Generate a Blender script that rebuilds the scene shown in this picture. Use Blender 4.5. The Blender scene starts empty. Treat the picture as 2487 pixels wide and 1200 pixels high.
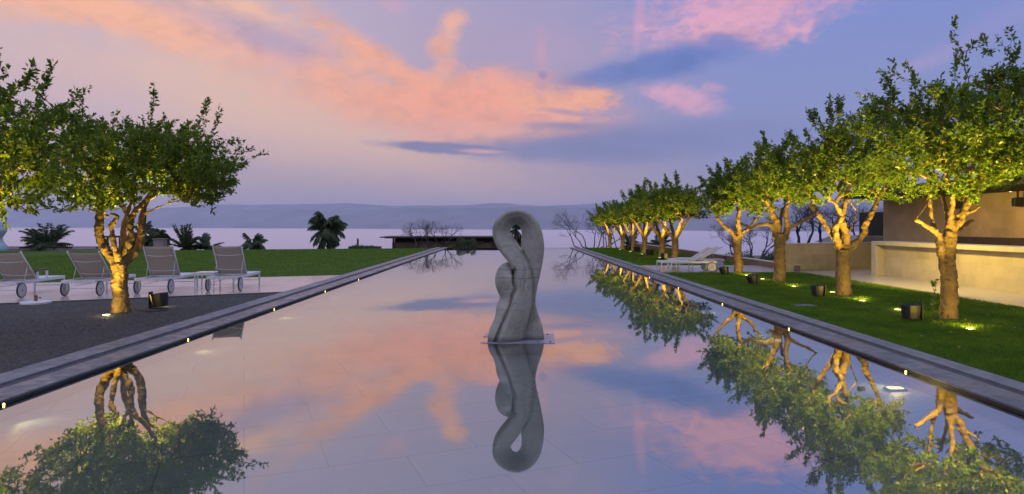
import bpy, math, random
import numpy as np
from mathutils import Vector, Matrix, Euler
random.seed(7); rng = np.random.default_rng(7)
PI = math.pi
scene = bpy.context.scene
COL = scene.collection
# ------------------------------------------------------------------ camera
F = 1600.0; VX, VY = 1239.0, 549.0; CH = 1.6          # focal length in photo pixels, vanishing point, eye height
cd = bpy.data.cameras.new('camera'); cam = bpy.data.objects.new('camera', cd); COL.objects.link(cam)
cam.location = (0, 0, CH); cam.rotation_euler = (PI/2, 0, 0)
cd.sensor_width = 36; cd.lens = 36*F/2487; cd.shift_x = 4.5/2487; cd.shift_y = (VY-600)/2487
cd.clip_start = 0.05; cd.clip_end = 90000
scene.camera = cam
scene.view_settings.view_transform = 'Standard'; scene.view_settings.look = 'None'
scene.view_settings.exposure = 0.0; scene.view_settings.gamma = 1
def gp(px, py, z=0.045):                                # photo pixel -> point on a horizontal plane
    y = F*(CH-z)/(py-VY); return ((px-VX)*y/F, y)
def dp(px, py, Y):                                      # photo pixel at a known distance
    return Vector(((px-VX)*Y/F, Y, CH-(py-VY)*Y/F))
def lin(c):
    return tuple((x/255/12.92 if x/255 <= .04045 else ((x/255+.055)/1.055)**2.4) for x in c)
# ------------------------------------------------------------------ world: dusk sky laid out by azimuth and elevation
W = bpy.data.worlds.new('World'); scene.world = W; W.use_nodes = True
nt = W.node_tree; nt.nodes.clear()
class G:
    def __init__(s, t): s.t = t; s.n = t.nodes; s.l = t.links
    def put(s, sock, v):
        if v is None: return
        if isinstance(v, bpy.types.NodeSocket): s.l.new(v, sock)
        else: sock.default_value = v
    def node(s, typ, ins=(), **kw):
        n = s.n.new(typ)
        for k, v in kw.items(): setattr(n, k, v)
        for i, v in (ins.items() if isinstance(ins, dict) else enumerate(ins)): s.put(n.inputs[i], v)
        return n
    def m(s, op, a, b=None, c=None, clamp=False):
        n = s.node('ShaderNodeMath', (a, b, c) if c is not None else (a, b), operation=op); n.use_clamp = clamp; return n.outputs[0]
    def noise(s, vec, scale, detail=4, rough=.5, dist=0):
        n = s.node('ShaderNodeTexNoise'); s.put(n.inputs['Vector'], vec); n.inputs['Scale'].default_value = scale
        n.inputs['Detail'].default_value = detail; n.inputs['Roughness'].default_value = rough; n.inputs['Distortion'].default_value = dist
        return n
    def mix(s, f, a, b, mode='MIX'):
        n = s.node('ShaderNodeMix', data_type='RGBA', blend_type=mode); s.put(n.inputs[0], f)
        for i, v in ((6, a), (7, b)):
            if isinstance(v, (tuple, list)): v = (*v[:3], 1)
            s.put(n.inputs[i], v)
        return n.outputs[2]
    def ramp(s, f, stops, interp='LINEAR'):
        n = s.node('ShaderNodeValToRGB', (f,)); cr = n.color_ramp; cr.interpolation = interp
        while len(cr.elements) > 1: cr.elements.remove(cr.elements[-1])
        for i, (p, c) in enumerate(stops):
            e = cr.elements[0] if i == 0 else cr.elements.new(p)
            e.position = p; e.color = (*c[:3], 1)
        return n.outputs[0]
    def mr(s, v, a, b, c=0., d=1., typ='SMOOTHSTEP'):
        n = s.node('ShaderNodeMapRange', (v, a, b, c, d), interpolation_type=typ); return n.outputs[0]
g = G(nt)
tc = g.node('ShaderNodeTexCoord'); sep = g.node('ShaderNodeSeparateXYZ', (tc.outputs['Generated'],))
dx, dy, dz = sep.outputs
A = g.m('MULTIPLY', g.m('ARCTAN2', dx, dy), 1.6)
E = g.m('MULTIPLY', g.m('ARCSINE', dz), 1.6)
def ae(px, py):
    u = (px-VX)/1000; v = (VY-py)/1000
    return (math.atan(u/1.6)*1.6, math.atan(v/math.hypot(1.6, u))*1.6)
AE = g.node('ShaderNodeCombineXYZ', (A, E, 0.0)).outputs[0]
st = g.node('ShaderNodeMapping', {'Vector': AE, 'Scale': (1.0, 2.2, 1.0), 'Rotation': (0, 0, .15)}).outputs[0]
nA = g.noise(st, 4.5, 9, .62, .4); nB = g.noise(st, 16, 8, .68, .3); nC = g.noise(AE, 9, 6, .6, .3)
fA = g.m('SUBTRACT', nA.outputs[0], .5); fB = g.m('SUBTRACT', nB.outputs[0], .5); fC = g.m('SUBTRACT', nC.outputs[0], .5)
En = g.m('DIVIDE', g.m('ADD', E, g.m('MULTIPLY', fA, .10)), 2.6)
def sr(stops): return [(e/2.6, lin(c)) for e, c in stops]
rl = g.ramp(En, sr([(0, (205,172,150)), (.06, (200,170,154)), (.12, (192,166,166)), (.24, (208,180,184)), (.34, (210,182,186)), (.44, (200,180,194)), (.58, (188,172,200)), (.8, (165,165,205)), (1.3, (165,165,200)), (2.5, (160,165,200))]))
rm = g.ramp(En, sr([(0, (208,168,142)), (.07, (196,162,150)), (.13, (178,154,163)), (.2, (172,154,178)), (.32, (176,156,180)), (.45, (168,154,186)), (.6, (160,154,194)), (.8, (150,152,198)), (1.3, (160,162,200)), (2.5, (160,165,200))]))
rr = g.ramp(En, sr([(0, (180,158,152)), (.07, (166,150,160)), (.14, (138,141,182)), (.3, (124,138,194)), (.45, (120,138,202)), (.58, (112,134,214)), (.8, (112,134,208)), (1.3, (145,155,202)), (2.5, (160,165,200))]))
sky = g.mix(g.mr(A, -.75, .1), rl, rm)
sky = g.mix(g.mr(A, .0, .62), sky, rr)
east = g.mix(g.mr(E, 0., 1.2), lin((150,145,170)), lin((160,165,200)))      # the sky behind the viewer
sky = g.mix(g.mr(dy, .45, -.2), sky, east)
amt = g.m('MULTIPLY', g.mr(dy, .0, .3), 1.0)
def blob(px, py, rx, ry, rot, col, s, soft=(1.1, .45), na=.9, nb=.35, nz=0, tx=1):
    """one cloud: an ellipse in azimuth/elevation whose edge is broken by noise"""
    global sky
    a, e = ae(px, py); rx /= 1000; ry /= 1000
    mp = g.node('ShaderNodeMapping', {'Vector': AE, 'Location': (a, e, 0), 'Rotation': (0, 0, math.radians(rot)), 'Scale': (rx, ry, 1)}, vector_type='TEXTURE')
    L = g.node('ShaderNodeVectorMath', (mp.outputs[0],), operation='LENGTH').outputs['Value']
    L = g.m('ADD', L, g.m('MULTIPLY', fA if nz == 0 else fC, na)); L = g.m('ADD', L, g.m('MULTIPLY', fB, nb))
    f = g.m('MULTIPLY', g.m('MULTIPLY', g.mr(L, soft[0], soft[1]), s), amt)
    c = g.mix(tex, lin(col), lin(tuple(v*.84+k*.16 for v, k in zip(tuple(x*.86 for x in col), (150, 140, 190))))) if tx else lin(col)
    sky = g.mix(f, sky, c)
SOFT = (1.35, .1)
nD = g.noise(g.node('ShaderNodeMapping', {'Vector': AE, 'Scale': (1.0, 1.7, 1.0), 'Rotation': (0, 0, -.25)}).outputs[0], 13, 9, .68, .25)
tex = g.m('MULTIPLY', g.mr(nD.outputs[0], .42, .70), .50)
blob(760, 300, 600, 130, -14, (240,192,156), .8, SOFT, .8, .3, 0, 0)
blob(250, 25, 640, 66, -7, (255,182,136), .95, (1.15,.3), 1.0, .7)
blob(650, 95, 300, 60, -15, (222,172,172), .8, SOFT, 1., .8)
blob(560, 12, 170, 36, -8, (255,192,146), .75, SOFT, 1., 1.)
blob(720, 125, 240, 36, -20, (176,160,188), .75, SOFT, .9, .6)
blob(860, 110, 240, 36, -32, (236,174,146), .6, SOFT, 1.2, 1.)
blob(790, 175, 60, 30, -25, (250,174,132), .7, SOFT, 1.2, 1.2)
blob(870, 160, 34, 26, -10, (255,182,136), .7, SOFT, 1.2, 1.2)
blob(960, 165, 200, 34, -28, (255,170,122), .85, SOFT, 1.0, 1.1)
blob(1000, 250, 380, 84, -8, (252,174,130), .95, (1.3,.15), 1.0, .8)
blob(1150, 270, 330, 70, -4, (255,160,118), .55, SOFT, .8, .6)
blob(1210, 240, 260, 80, -4, (255,166,124), .95, (1.25,.3), 1.1, 1.1)
blob(1360, 240, 130, 40, 2, (255,174,126), 1., (1.12,.7), 1.1, 1.7)
blob(1370, 290, 70, 30, -30, (252,170,130), .85, (1.12,.6), 1.1, 1.8)
blob(1078, 165, 34, 70, -6, (244,170,136), .7, SOFT, 1.2, 1.)
blob(1098, 62, 30, 50, -32, (248,178,142), .85, SOFT, 1.4, 1.6)
blob(1060, 110, 26, 40, -35, (244,170,136), .7, SOFT, 1.4, 1.4)
blob(960, 12, 40, 26, 0, (214,165,182), .5, SOFT, 1.2, 1.2)
blob(1330, 120, 170, 60, 0, (178,156,188), .6, SOFT, .8, .3, 0, 0)
blob(1316, 150, 18, 80, 2, (215,160,176), .55, SOFT, .5, .3)
blob(1230, 325, 260, 26, 4, (248,174,138), .95, SOFT, .8, .8)
blob(1370, 272, 60, 9, -8, (170,145,172), .75, SOFT, .8, 1.)
blob(1380, 306, 130, 12, -2, (158,142,176), .85, SOFT, .8, .8)
blob(1552, 45, 15, 90, -6, (216,162,198), .7, SOFT, .4, .3)
blob(1625, 60, 14, 110, -14, (150,150,208), .5, SOFT, .4, .3)
blob(1790, 30, 230, 70, 3, (238,168,190), .9, (1.4,.1), 1.1, 2.6, 1)
blob(1760, 85, 150, 30, -6, (240,170,188), .75, (1.3,.3), 1.2, 2.6, 1)
blob(1655, 240, 95, 36, -14, (232,168,190), .9, (1.25,.25), 1.2, 1.7, 1)
blob(1740, 212, 36, 12, -10, (214,164,194), .7, SOFT, 1.3, 1.3, 1)
blob(1640, 150, 190, 42, 10, (84,116,190), 1., (1.25,.2), 1.1, 1.1)
blob(1490, 180, 190, 30, 10, (100,122,188), .85, SOFT, 1.1, 1.2)
blob(1760, 105, 70, 20, -8, (112,126,194), .85, (1.2,.4), 1.2, 1.6)
blob(1318, 182, 14, 12, 0, (118,124,180), .6, SOFT, .4, .8)
blob(1560, 340, 420, 46, 2, (122,128,174), .95, SOFT, .7, .7)
blob(1400, 368, 320, 34, -2, (120,126,170), .85, (1.2,.2), .9, .8)
blob(1860, 330, 300, 40, 2, (116,130,180), .5, SOFT, .8, .6)
blob(1090, 360, 190, 15, -3, (124,122,160), .95, (1.15,.5), .8, .9)
blob(1170, 368, 66, 7, -2, (232,172,170), .85, SOFT, .4, .4)
blob(2100, 250, 420, 160, 0, (138,148,200), .35, SOFT, .8, .3, 0, 0)
blob(2260, 145, 90, 20, 20, (176,154,202), .55, SOFT, 1., .8)
blob(2420, 60, 120, 30, 25, (156,148,206), .4, SOFT, 1., .8)
blob(1500, -170, 260, 70, 10, (200,165,195), .4, SOFT, 1.4, 1.3)
blob(900, -220, 420, 80, -15, (190,170,195), .4, SOFT, 1.4, 1.2)
sky = g.node('ShaderNodeHueSaturation', {'Saturation': .95, 'Color': sky}).outputs[0]
gain = g.m('MULTIPLY', g.mr(E, .75, 1.6, 1.06, 1.55), g.mr(dy, .45, -.3, 1., 1.25))     # the open sky overhead and behind is brighter
sky = g.mix(1.0, sky, g.node('ShaderNodeCombineColor', (gain, gain, gain)).outputs[0], 'MULTIPLY')
bg = g.node('ShaderNodeBackground', (sky, 1.0)); out = g.node('ShaderNodeOutputWorld', (bg.outputs[0],))
W.cycles.sampling_method = 'MANUAL'; W.cycles.sample_map_resolution = 512
# ------------------------------------------------------------------ afterglow: very weak, very soft sun added behind the viewer to light front faces
sd = bpy.data.lights.new('fill_sun', 'SUN'); sd.energy = .12; sd.angle = math.radians(40); sd.color = (1, .8, .8)
so = bpy.data.objects.new('fill_sun', sd); COL.objects.link(so); so.rotation_euler = (math.radians(50), 0, math.radians(-25))
# ------------------------------------------------------------------ materials
MATS = {}
def pm(name, c1, c2=None, scale=8, rough=.6, bump=0, bscale=40, metal=0, spec=.5, detail=5, extra=None, rough2=None, coords='Object', sheen=0):
    if name in MATS: return MATS[name]
    m = bpy.data.materials.new(name); m.use_nodes = True; t = m.node_tree; k = G(t)
    b = t.nodes['Principled BSDF']; tc = k.node('ShaderNodeTexCoord').outputs[coords]
    n = k.noise(tc, scale, detail, .6)
    c2 = c2 or tuple(x*.8 for x in c1)
    col = k.mix(k.mr(n.outputs[0], .3, .7), c1, c2)
    if extra: col = extra(k, tc, col, n)
    k.put(b.inputs['Base Color'], col)
    b.inputs['Metallic'].default_value = metal; b.inputs['Specular IOR Level'].default_value = spec
    if rough2 is not None: k.put(b.inputs['Roughness'], k.mr(k.noise(tc, scale*1.7, 5).outputs[0], .35, .65, rough, rough2))
    else: b.inputs['Roughness'].default_value = rough
    if bump:
        h = k.noise(tc, bscale, 6, .65).outputs[0]
        if extra and getattr(extra, 'height', None): h = extra.height(k, tc, h)
        bm = k.node('ShaderNodeBump', {'Strength': bump, 'Distance': .01, 'Height': h}); k.put(b.inputs['Normal'], bm.outputs[0])
    MATS[name] = m; return m
def tiled(axes, w, h, mortar=.004, dark=.6, var=.12, offset=.5, turn=0):
    """rectangular slabs with thin dark joints and a tone of their own"""
    def f(k, tc, col, n):
        s = k.node('ShaderNodeSeparateXYZ', (tc,)).outputs
        v = k.node('ShaderNodeCombineXYZ', (s[axes[0]], s[axes[1]], 0.)).outputs[0]
        if turn: v = k.node('ShaderNodeMapping', {'Vector': v, 'Rotation': (0, 0, -math.radians(turn))}).outputs[0]
        br = k.node('ShaderNodeTexBrick', {'Vector': v, 'Color1': (1-var,)*3+(1,), 'Color2': (1+var*.6,)*3+(1,), 'Mortar': (dark,)*3+(1,), 'Scale': 1.0, 'Mortar Size': mortar, 'Mortar Smooth': .2, 'Bias': 0., 'Brick Width': w, 'Row Height': h})
        br.offset = offset
        return k.mix(1.0, col, br.outputs['Color'], 'MULTIPLY')
    return f
def worn(fn):
    def f(k, tc, col, n):
        col = fn(k, tc, col, n)
        a = k.mr(k.noise(tc, 2.3, 6, .7).outputs[0], .52, .66); b_ = k.mr(k.noise(tc, 11, 5, .7).outputs[0], .58, .68)
        col = k.mix(k.m('MULTIPLY', a, .45), col, (.30,.30,.31)); return k.mix(k.m('MULTIPLY', b_, .45), col, (.06,.06,.065))
    return f
M = {}
M['white'] = pm('white painted aluminium', (.72,.73,.76), (.66,.67,.71), 12, .35)
M['sling'] = pm('taupe mesh sling', (.52,.48,.40), (.46,.42,.35), 60, .65, .3, 300, extra=tiled((0,2), .02, .012, .0015, .82, .04))
M['seat'] = pm('sky-paled mesh seat', (.62,.63,.68), (.55,.56,.62), 30, .45, .2, 300)  # paler than the backrest sling: sky reflection on the mesh put into the colour
M['tyre'] = pm('black rubber', (.02,.022,.025), None, 20, .55)
M['wheel'] = pm('grey wheel disc', (.5,.52,.58), None, 20, .4)
M['wood'] = pm('dark wood', (.09,.035,.02), (.14,.06,.03), 25, .45)
M['blackmetal'] = pm('black enamel', (.012,.014,.018), (.02,.022,.026), 15, .5)
M['coping'] = pm('grey stone coping', (.215,.225,.25), (.15,.16,.18), 5, .42, .25, 90, rough2=.65, extra=worn(tiled((0,1), 40, 1.2, .006, .45, .12, 0)))
M['coping2'] = pm('grey basalt strip', (.17,.18,.205), (.115,.122,.14), 4, .28, .2, 60, rough2=.55, extra=worn(tiled((0,1), 40, 1.5, .01, .4, .14, 0)))
M['slot'] = pm('drain slot', (.012,.013,.015), None, 10, .7)
M['poolwall'] = pm('dark pool wall', (.06,.06,.052), (.035,.037,.032), 6, .5)
M['poolfloor'] = pm('stone pool floor', (.56,.62,.58), (.47,.52,.49), 1.6, .6, .2, 30, extra=tiled((0,1), 1.15, .62, .007, .5, .10, .5, 22))
M['deck'] = pm('polished stone deck', (.52,.45,.42), (.46,.39,.37), .8, .15, .03, 5, rough2=.22, extra=tiled((0,1), .9, .45, .004, .85, .05))
M['patio'] = pm('honed limestone patio', (.42,.38,.31), (.40,.36,.295), .5, .20, 0, 12, extra=tiled((1,0), .8, .4, .003, .9, .025))
M['lime'] = pm('limestone cladding', (.50,.43,.30), (.42,.36,.25), 2.5, .6, .3, 40, extra=tiled((1,2), .62, .3, .003, .82, .12))
M['limex'] = pm('lamp-yellow limestone of end walls', (.52,.41,.18), (.43,.34,.15), 2.5, .6, .3, 40, extra=tiled((0,2), .62, .3, .003, .82, .14))  # yellow lamplight on the garden wall is put into the stone colour
M['slab'] = pm('smooth limestone slab', (.50,.45,.33), (.44,.39,.28), 3, .5, .15, 60)
M['wall'] = pm('brown stone wall', (.46,.34,.21), (.38,.28,.17), 2, .6, .2, 40, extra=tiled((1,2), .9, .5, .003, .85, .1))
M['terra'] = pm('terracotta render', (.26,.15,.10), (.20,.12,.085), 3, .7, .2, 60)
M['darkwood'] = pm('dark timber', (.05,.03,.025), (.03,.02,.018), 6, .6)
M['soffit'] = pm('dark soffit', (.03,.03,.032), None, 5, .8)
M['marble'] = None
M['fall'] = pm('dry leaf', (.25,.19,.08), (.15,.12,.05), 30, .6)
M['plate'] = pm('wet stone plate', (.36,.35,.42), (.24,.24,.30), 8, .12, .2, 50, rough2=.5)
M['bgwall'] = pm('mottled garden wall', (.17,.13,.075), (.07,.05,.03), 1.2, .8)
M['beige'] = pm('beige wall', (.30,.28,.26), (.22,.2,.19), 2, .8)
M['pale'] = pm('pale plaster statue', (.42,.52,.56), (.34,.43,.47), 3, .6)
def emis(name, col, s):
    m = bpy.data.materials.new(name); m.use_nodes = True; k = G(m.node_tree); m.node_tree.nodes.clear()
    tc = k.node('ShaderNodeTexCoord').outputs['Object']; n = k.noise(tc, 30, 2)
    e = k.node('ShaderNodeEmission', {'Color': k.mix(n.outputs[0], col, tuple(x*.9 for x in col)), 'Strength': s})
    k.node('ShaderNodeOutputMaterial', (e.outputs[0],)); return m
M['lamp'] = emis('lit lamp lens', (1, .76, .30), 7)
M['plamp'] = emis('lit pool lamp', (1, .70, .18), 6)
def marble():
    def ex(k, tc, col, n):
        w = k.noise(tc, 2.2, 5, .6, 1.); d = k.m('ABSOLUTE', k.m('SUBTRACT', w.outputs[0], .5))
        v = k.mr(d, .0, .012, 1., 0.)
        col = k.mix(k.m('MULTIPLY', v, .35), col, (.07,.07,.065))
        s = k.node('ShaderNodeSeparateXYZ', (tc,)).outputs
        z = k.m('ADD', s[2], k.m('MULTIPLY', k.m('SUBTRACT', k.noise(tc, 3.5, 4).outputs[0], .5), .09))
        for zz, wd in ((1.0, .006), (.88, .008), (.44, .003)):                # sawn cracks in the block
            c = k.mr(k.m('ABSOLUTE', k.m('SUBTRACT', z, zz)), .0, wd, 1., 0.)
            col = k.mix(k.m('MULTIPLY', c, .7), col, (.03,.03,.027))
        col = k.mix(k.mr(z, .02, .10, .75, 0.), col, (.055,.06,.055))          # damp band above the waterline
        st_ = k.mr(k.noise(k.node('ShaderNodeMapping', {'Vector': tc, 'Scale': (1, 1, .12)}).outputs[0], 9, 5, .7).outputs[0], .52, .7); col = k.mix(k.m('MULTIPLY', st_, .4), col, (.15,.155,.14))
        sp = k.mr(k.noise(tc, 26, 3).outputs[0], .66, .72)
        return k.mix(k.m('MULTIPLY', sp, .5), col, (.08,.08,.07))
    return pm('weathered marble', (.40,.39,.34), (.29,.285,.25), 3, .6, .35, 60, extra=ex)
M['marble'] = marble()
def bark():
    def ex(k, tc, col, n):
        p = k.mr(k.noise(tc, 14, 3).outputs[0], .62, .68)
        col = k.mix(k.m('MULTIPLY', p, .75), col, (.04,.03,.02))
        gr = k.mr(k.noise(k.node('ShaderNodeMapping', {'Vector': tc, 'Scale': (1, 1, .18)}).outputs[0], 45, 5, .7).outputs[0], .5, .7)   # fissures along the stem
        col = k.mix(k.m('MULTIPLY', gr, .5), col, (.06,.042,.02))
        li = k.mr(k.noise(tc, 5, 3).outputs[0], .6, .75); return k.mix(k.m('MULTIPLY', li, .3), col, (.30,.28,.22))
    return pm('citrus bark', (.235,.155,.052), (.13,.088,.034), 4.5, .8, 1.0, 38, extra=ex)
M['bark'] = bark()
M['twig'] = pm('grey twigs', (.10,.075,.05), (.06,.045,.035), 9, .8)
M['baretwig'] = pm('bare winter twigs', (.075,.062,.065), (.05,.042,.045), 9, .8)
def leafmat(name, c1, c2, trans=.3, scale=9, rough=.42):
    m = bpy.data.materials.new(name); m.use_nodes = True; k = G(m.node_tree); b = k.n['Principled BSDF']
    tc = k.node('ShaderNodeTexCoord').outputs['Object']
    n = k.noise(tc, scale, 3); n2 = k.noise(tc, 1.6, 3)
    col = k.mix(k.mr(n.outputs[0], .35, .65), c1, c2); col = k.mix(k.mr(n2.outputs[0], .35, .7, 0, .5), col, tuple(x*.55 for x in c1))
    n3 = k.noise(tc, scale*4, 1); col = k.mix(k.mr(n3.outputs[0], .62, .72, 0, .6), col, (c2[0]*1.7, c2[1]*1.15, c2[2]))
    k.put(b.inputs['Base Color'], col); b.inputs['Roughness'].default_value = rough; b.inputs['Specular IOR Level'].default_value = .4
    tr = k.node('ShaderNodeBsdfTranslucent', {'Color': k.mix(.5, col, (c2[0]*1.6, c2[1]*1.6, c2[2]))})
    mx = k.node('ShaderNodeMixShader', (trans, b.outputs[0], tr.outputs[0]))
    k.put(k.n['Material Output'].inputs[0], mx.outputs[0]); return m
M['leaf'] = leafmat('citrus leaves', (.052,.115,.011), (.15,.23,.030), .5)
M['palmleaf'] = leafmat('palm fronds', (.07,.115,.06), (.12,.17,.08), .25)
M['bush'] = leafmat('shrub leaves', (.06,.085,.045), (.09,.125,.05), .2)
M['blade'] = leafmat('grass blades', (.070,.145,.005), (.14,.25,.009), .3, 1.1, .9)
def grassmat():
    def ex(k, tc, col, n):
        f = k.noise(k.node('ShaderNodeMapping', {'Vector': tc, 'Scale': (1, .5, 1)}).outputs[0], 28, 6, .75).outputs[0]
        col = k.mix(k.mr(f, .35, .68), tuple([.04,.10,.004]), col)
        h = k.noise(tc, 120, 3, .7).outputs[0]
        return k.mix(k.mr(h, .35, .7, .0, .55), col, (.035,.09,.004))
    return pm('mown lawn', (.085,.175,.006), (.040,.085,.005), .7, .85, .9, 70, extra=ex, spec=.15)
M['lawn'] = grassmat()
def gravelmat():
    def ex(k, tc, col, n):
        v = k.node('ShaderNodeTexVoronoi', {'Vector': tc, 'Scale': 55.0}); 
        s = k.node('ShaderNodeSeparateColor', (v.outputs['Color'],)).outputs[0]
        col = k.mix(s, (.009,.0095,.010), (.085,.088,.09)); 
        return k.mix(k.mr(n.outputs[0], .3, .75, 0, .5), col, (.03,.03,.034))
    return pm('dark gravel', (.04,.04,.045), None, 1.2, .75, 1., 80, extra=ex)
M['gravel'] = gravelmat()
M['stone'] = pm('gravel stones', (.018,.019,.020), (.12,.122,.125), 14, .6)
M['soil'] = pm('dry hillside', (.16,.12,.08), (.10,.09,.05), .02, .9)
M['rock'] = pm('hazy desert mountains', (.28,.28,.32), (.20,.20,.24), .0012, .95, coords='Object')  # some of the haze's blue is put into the rock colour
def water():
    m = bpy.data.materials.new('still pool water'); m.use_nodes = True; k = G(m.node_tree); k.n.clear()
    tc = k.node('ShaderNodeTexCoord').outputs['Object']
    h = k.noise(k.node('ShaderNodeMapping', {'Vector': tc, 'Scale': (1, .6, 1)}).outputs[0], 1.3, 3).outputs[0]
    bm = k.node('ShaderNodeBump', {'Strength': .035, 'Distance': .02, 'Height': h}).outputs[0]
    fr = k.node('ShaderNodeFresnel', {'IOR': WATER_IOR, 'Normal': bm})
    gl = k.node('ShaderNodeBsdfGlossy', {'Color': (.95,.96,.93,1), 'Roughness': .016, 'Normal': bm})
    tr = k.node('ShaderNodeBsdfTransparent', {'Color': (.84,.90,.90,1)})
    mx = k.node('ShaderNodeMixShader', (k.m('MULTIPLY_ADD', fr.outputs[0], .62, .40, True), tr.outputs[0], gl.outputs[0]))
    k.node('ShaderNodeOutputMaterial', (mx.outputs[0],)); return m
WATER_IOR = 1.5
M['water'] = water()
def seamat():
    m = bpy.data.materials.new('calm sea'); m.use_nodes = True; k = G(m.node_tree); k.n.clear()
    tc = k.node('ShaderNodeTexCoord').outputs['Object']
    n = k.noise(k.node('ShaderNodeMapping', {'Vector': tc, 'Scale': (.0004, .002, 1)}).outputs[0], 1, 4)
    h = k.noise(k.node('ShaderNodeMapping', {'Vector': tc, 'Scale': (1, 2, 1)}).outputs[0], .05, 4).outputs[0]
    bm = k.node('ShaderNodeBump', {'Strength': .35, 'Distance': 3., 'Height': h}).outputs[0]
    gl = k.node('ShaderNodeBsdfGlossy', {'Color': (.90, .80, .79, 1), 'Roughness': k.mr(n.outputs[0], .3, .7, .50, .56), 'Normal': bm})
    df = k.node('ShaderNodeBsdfDiffuse', {'Color': (.10,.12,.16,1)})
    fr = k.node('ShaderNodeFresnel', {'IOR': 1.34})
    mx = k.node('ShaderNodeMixShader', (k.m('MAXIMUM', fr.outputs[0], .75), df.outputs[0], gl.outputs[0]))
    k.node('ShaderNodeOutputMaterial', (mx.outputs[0],)); return m
M['sea'] = seamat()
# ------------------------------------------------------------------ mesh helpers
class MB:
    def __init__(s): s.v = []; s.f = []
    def add(s, v, f):
        o = len(s.v); s.v += [tuple(p) for p in v]; s.f += [tuple(i+o for i in q) for q in f]; return s
    def box(s, x0, x1, y0, y1, z0, z1, mat=None, bev=0):
        if x0 > x1: x0, x1 = x1, x0
        if y0 > y1: y0, y1 = y1, y0
        v = [Vector((x, y, z)) for z in (z0, z1) for y in (y0, y1) for x in (x0, x1)]
        if mat is not None: v = [mat @ p for p in v]
        return s.add(v, [(0,2,3,1),(4,5,7,6),(0,1,5,4),(2,6,7,3),(0,4,6,2),(1,3,7,5)])
    def tube(s, pts, rad, n=8, cap=True):
        pts = [Vector(p) for p in pts]; m = len(pts)
        if not hasattr(rad, '__len__'): rad = [rad]*m
        up = None; rings = []
        for i, p in enumerate(pts):
            t = (pts[min(i+1, m-1)]-pts[max(i-1, 0)])
            t = t.normalized() if t.length > 1e-9 else Vector((0,0,1))
            if up is None: up = Vector((1,0,0)) if abs(t.x) < .8 else Vector((0,1,0))
            u = (up-t*up.dot(t)).normalized(); w = t.cross(u); up = u
            rings.append([p+(u*math.cos(2*PI*j/n)+w*math.sin(2*PI*j/n))*rad[i] for j in range(n)])
        v = [p for r in rings for p in r]
        f = [(i*n+j, i*n+(j+1)%n, (i+1)*n+(j+1)%n, (i+1)*n+j) for i in range(m-1) for j in range(n)]
        if cap: f += [tuple(range(n-1, -1, -1)), tuple((m-1)*n+j for j in range(n))]
        return s.add(v, f)
    def lathe(s, prof, n=24, c=(0,0,0), axis='Z', caps=True):
        v = []
        for r, z in prof:
            for j in range(n):
                a = 2*PI*j/n; p = (r*math.cos(a), r*math.sin(a), z)
                if axis == 'X': p = (z, r*math.cos(a), r*math.sin(a))
                v.append((p[0]+c[0], p[1]+c[1], p[2]+c[2]))
        m = len(prof)
        f = [(i*n+j, i*n+(j+1)%n, (i+1)*n+(j+1)%n, (i+1)*n+j) for i in range(m-1) for j in range(n)]
        if caps: f += [tuple(range(n-1, -1, -1)), tuple((m-1)*n+j for j in range(n))]
        return s.add(v, f)
    def prism(s, poly, z0, z1):
        n = len(poly); v = [(x, y, z0) for x, y in poly]+[(x, y, z1) for x, y in poly]
        return s.add(v, [tuple(range(n-1, -1, -1)), tuple(range(n, 2*n))]+[(i, (i+1)%n, n+(i+1)%n, n+i) for i in range(n)])
    def build(s, name, mat, parent=None, loc=(0,0,0), smooth=False, bevel=0, rotz=0):
        me = bpy.data.meshes.new(name); me.from_pydata(s.v, [], s.f); me.materials.append(mat); me.update()
        if smooth: me.polygons.foreach_set('use_smooth', [True]*len(me.polygons))
        o = bpy.data.objects.new(name, me); COL.objects.link(o); o.location = loc; o.rotation_euler = (0, 0, rotz)
        if parent: o.parent = parent
        if bevel:
            b = o.modifiers.new('bevel', 'BEVEL'); b.width = bevel; b.segments = 2; b.limit_method = 'ANGLE'
        return o
def npmesh(name, V, Fq, mat, parent=None, smooth=False):
    """numpy arrays: V (n,3), Fq (m,k) faces with k corners"""
    me = bpy.data.meshes.new(name); k = Fq.shape[1]
    me.vertices.add(len(V)); me.vertices.foreach_set('co', V.astype(np.float32).ravel())
    me.loops.add(Fq.size); me.loops.foreach_set('vertex_index', Fq.astype(np.int32).ravel())
    me.polygons.add(len(Fq)); me.polygons.foreach_set('loop_start', np.arange(0, Fq.size, k, dtype=np.int32))
    if smooth: me.polygons.foreach_set('use_smooth', np.ones(len(Fq), bool))
    me.update(calc_edges=True); me.validate(); me.materials.append(mat)
    o = bpy.data.objects.new(name, me); COL.objects.link(o)
    if parent: o.parent = parent
    return o
def tag(o, label=None, cat=None, group=None, kind=None):
    if label: o['label'] = label
    if cat: o['category'] = cat
    if group: o['group'] = group
    if kind: o['kind'] = kind
    return o
def thing(name, label, cat, loc=(0,0,0), rz=0, group=None):
    o = bpy.data.objects.new(name, None); COL.objects.link(o); o.location = loc; o.rotation_euler = (0, 0, rz); o.empty_display_size = .1
    return tag(o, label, cat, group)
def copy_tree(o, parent=None):
    c = o.copy(); COL.objects.link(c); c.parent = parent
    for ch in list(o.children): copy_tree(ch, c)
    return c
def struct(name, mb, mat, label=None, cat=None, **kw):
    o = mb.build(name, mat, **kw); return tag(o, label or name.replace('_', ' ')+' of the garden', cat or name.split('_')[-1], None, 'structure')
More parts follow.
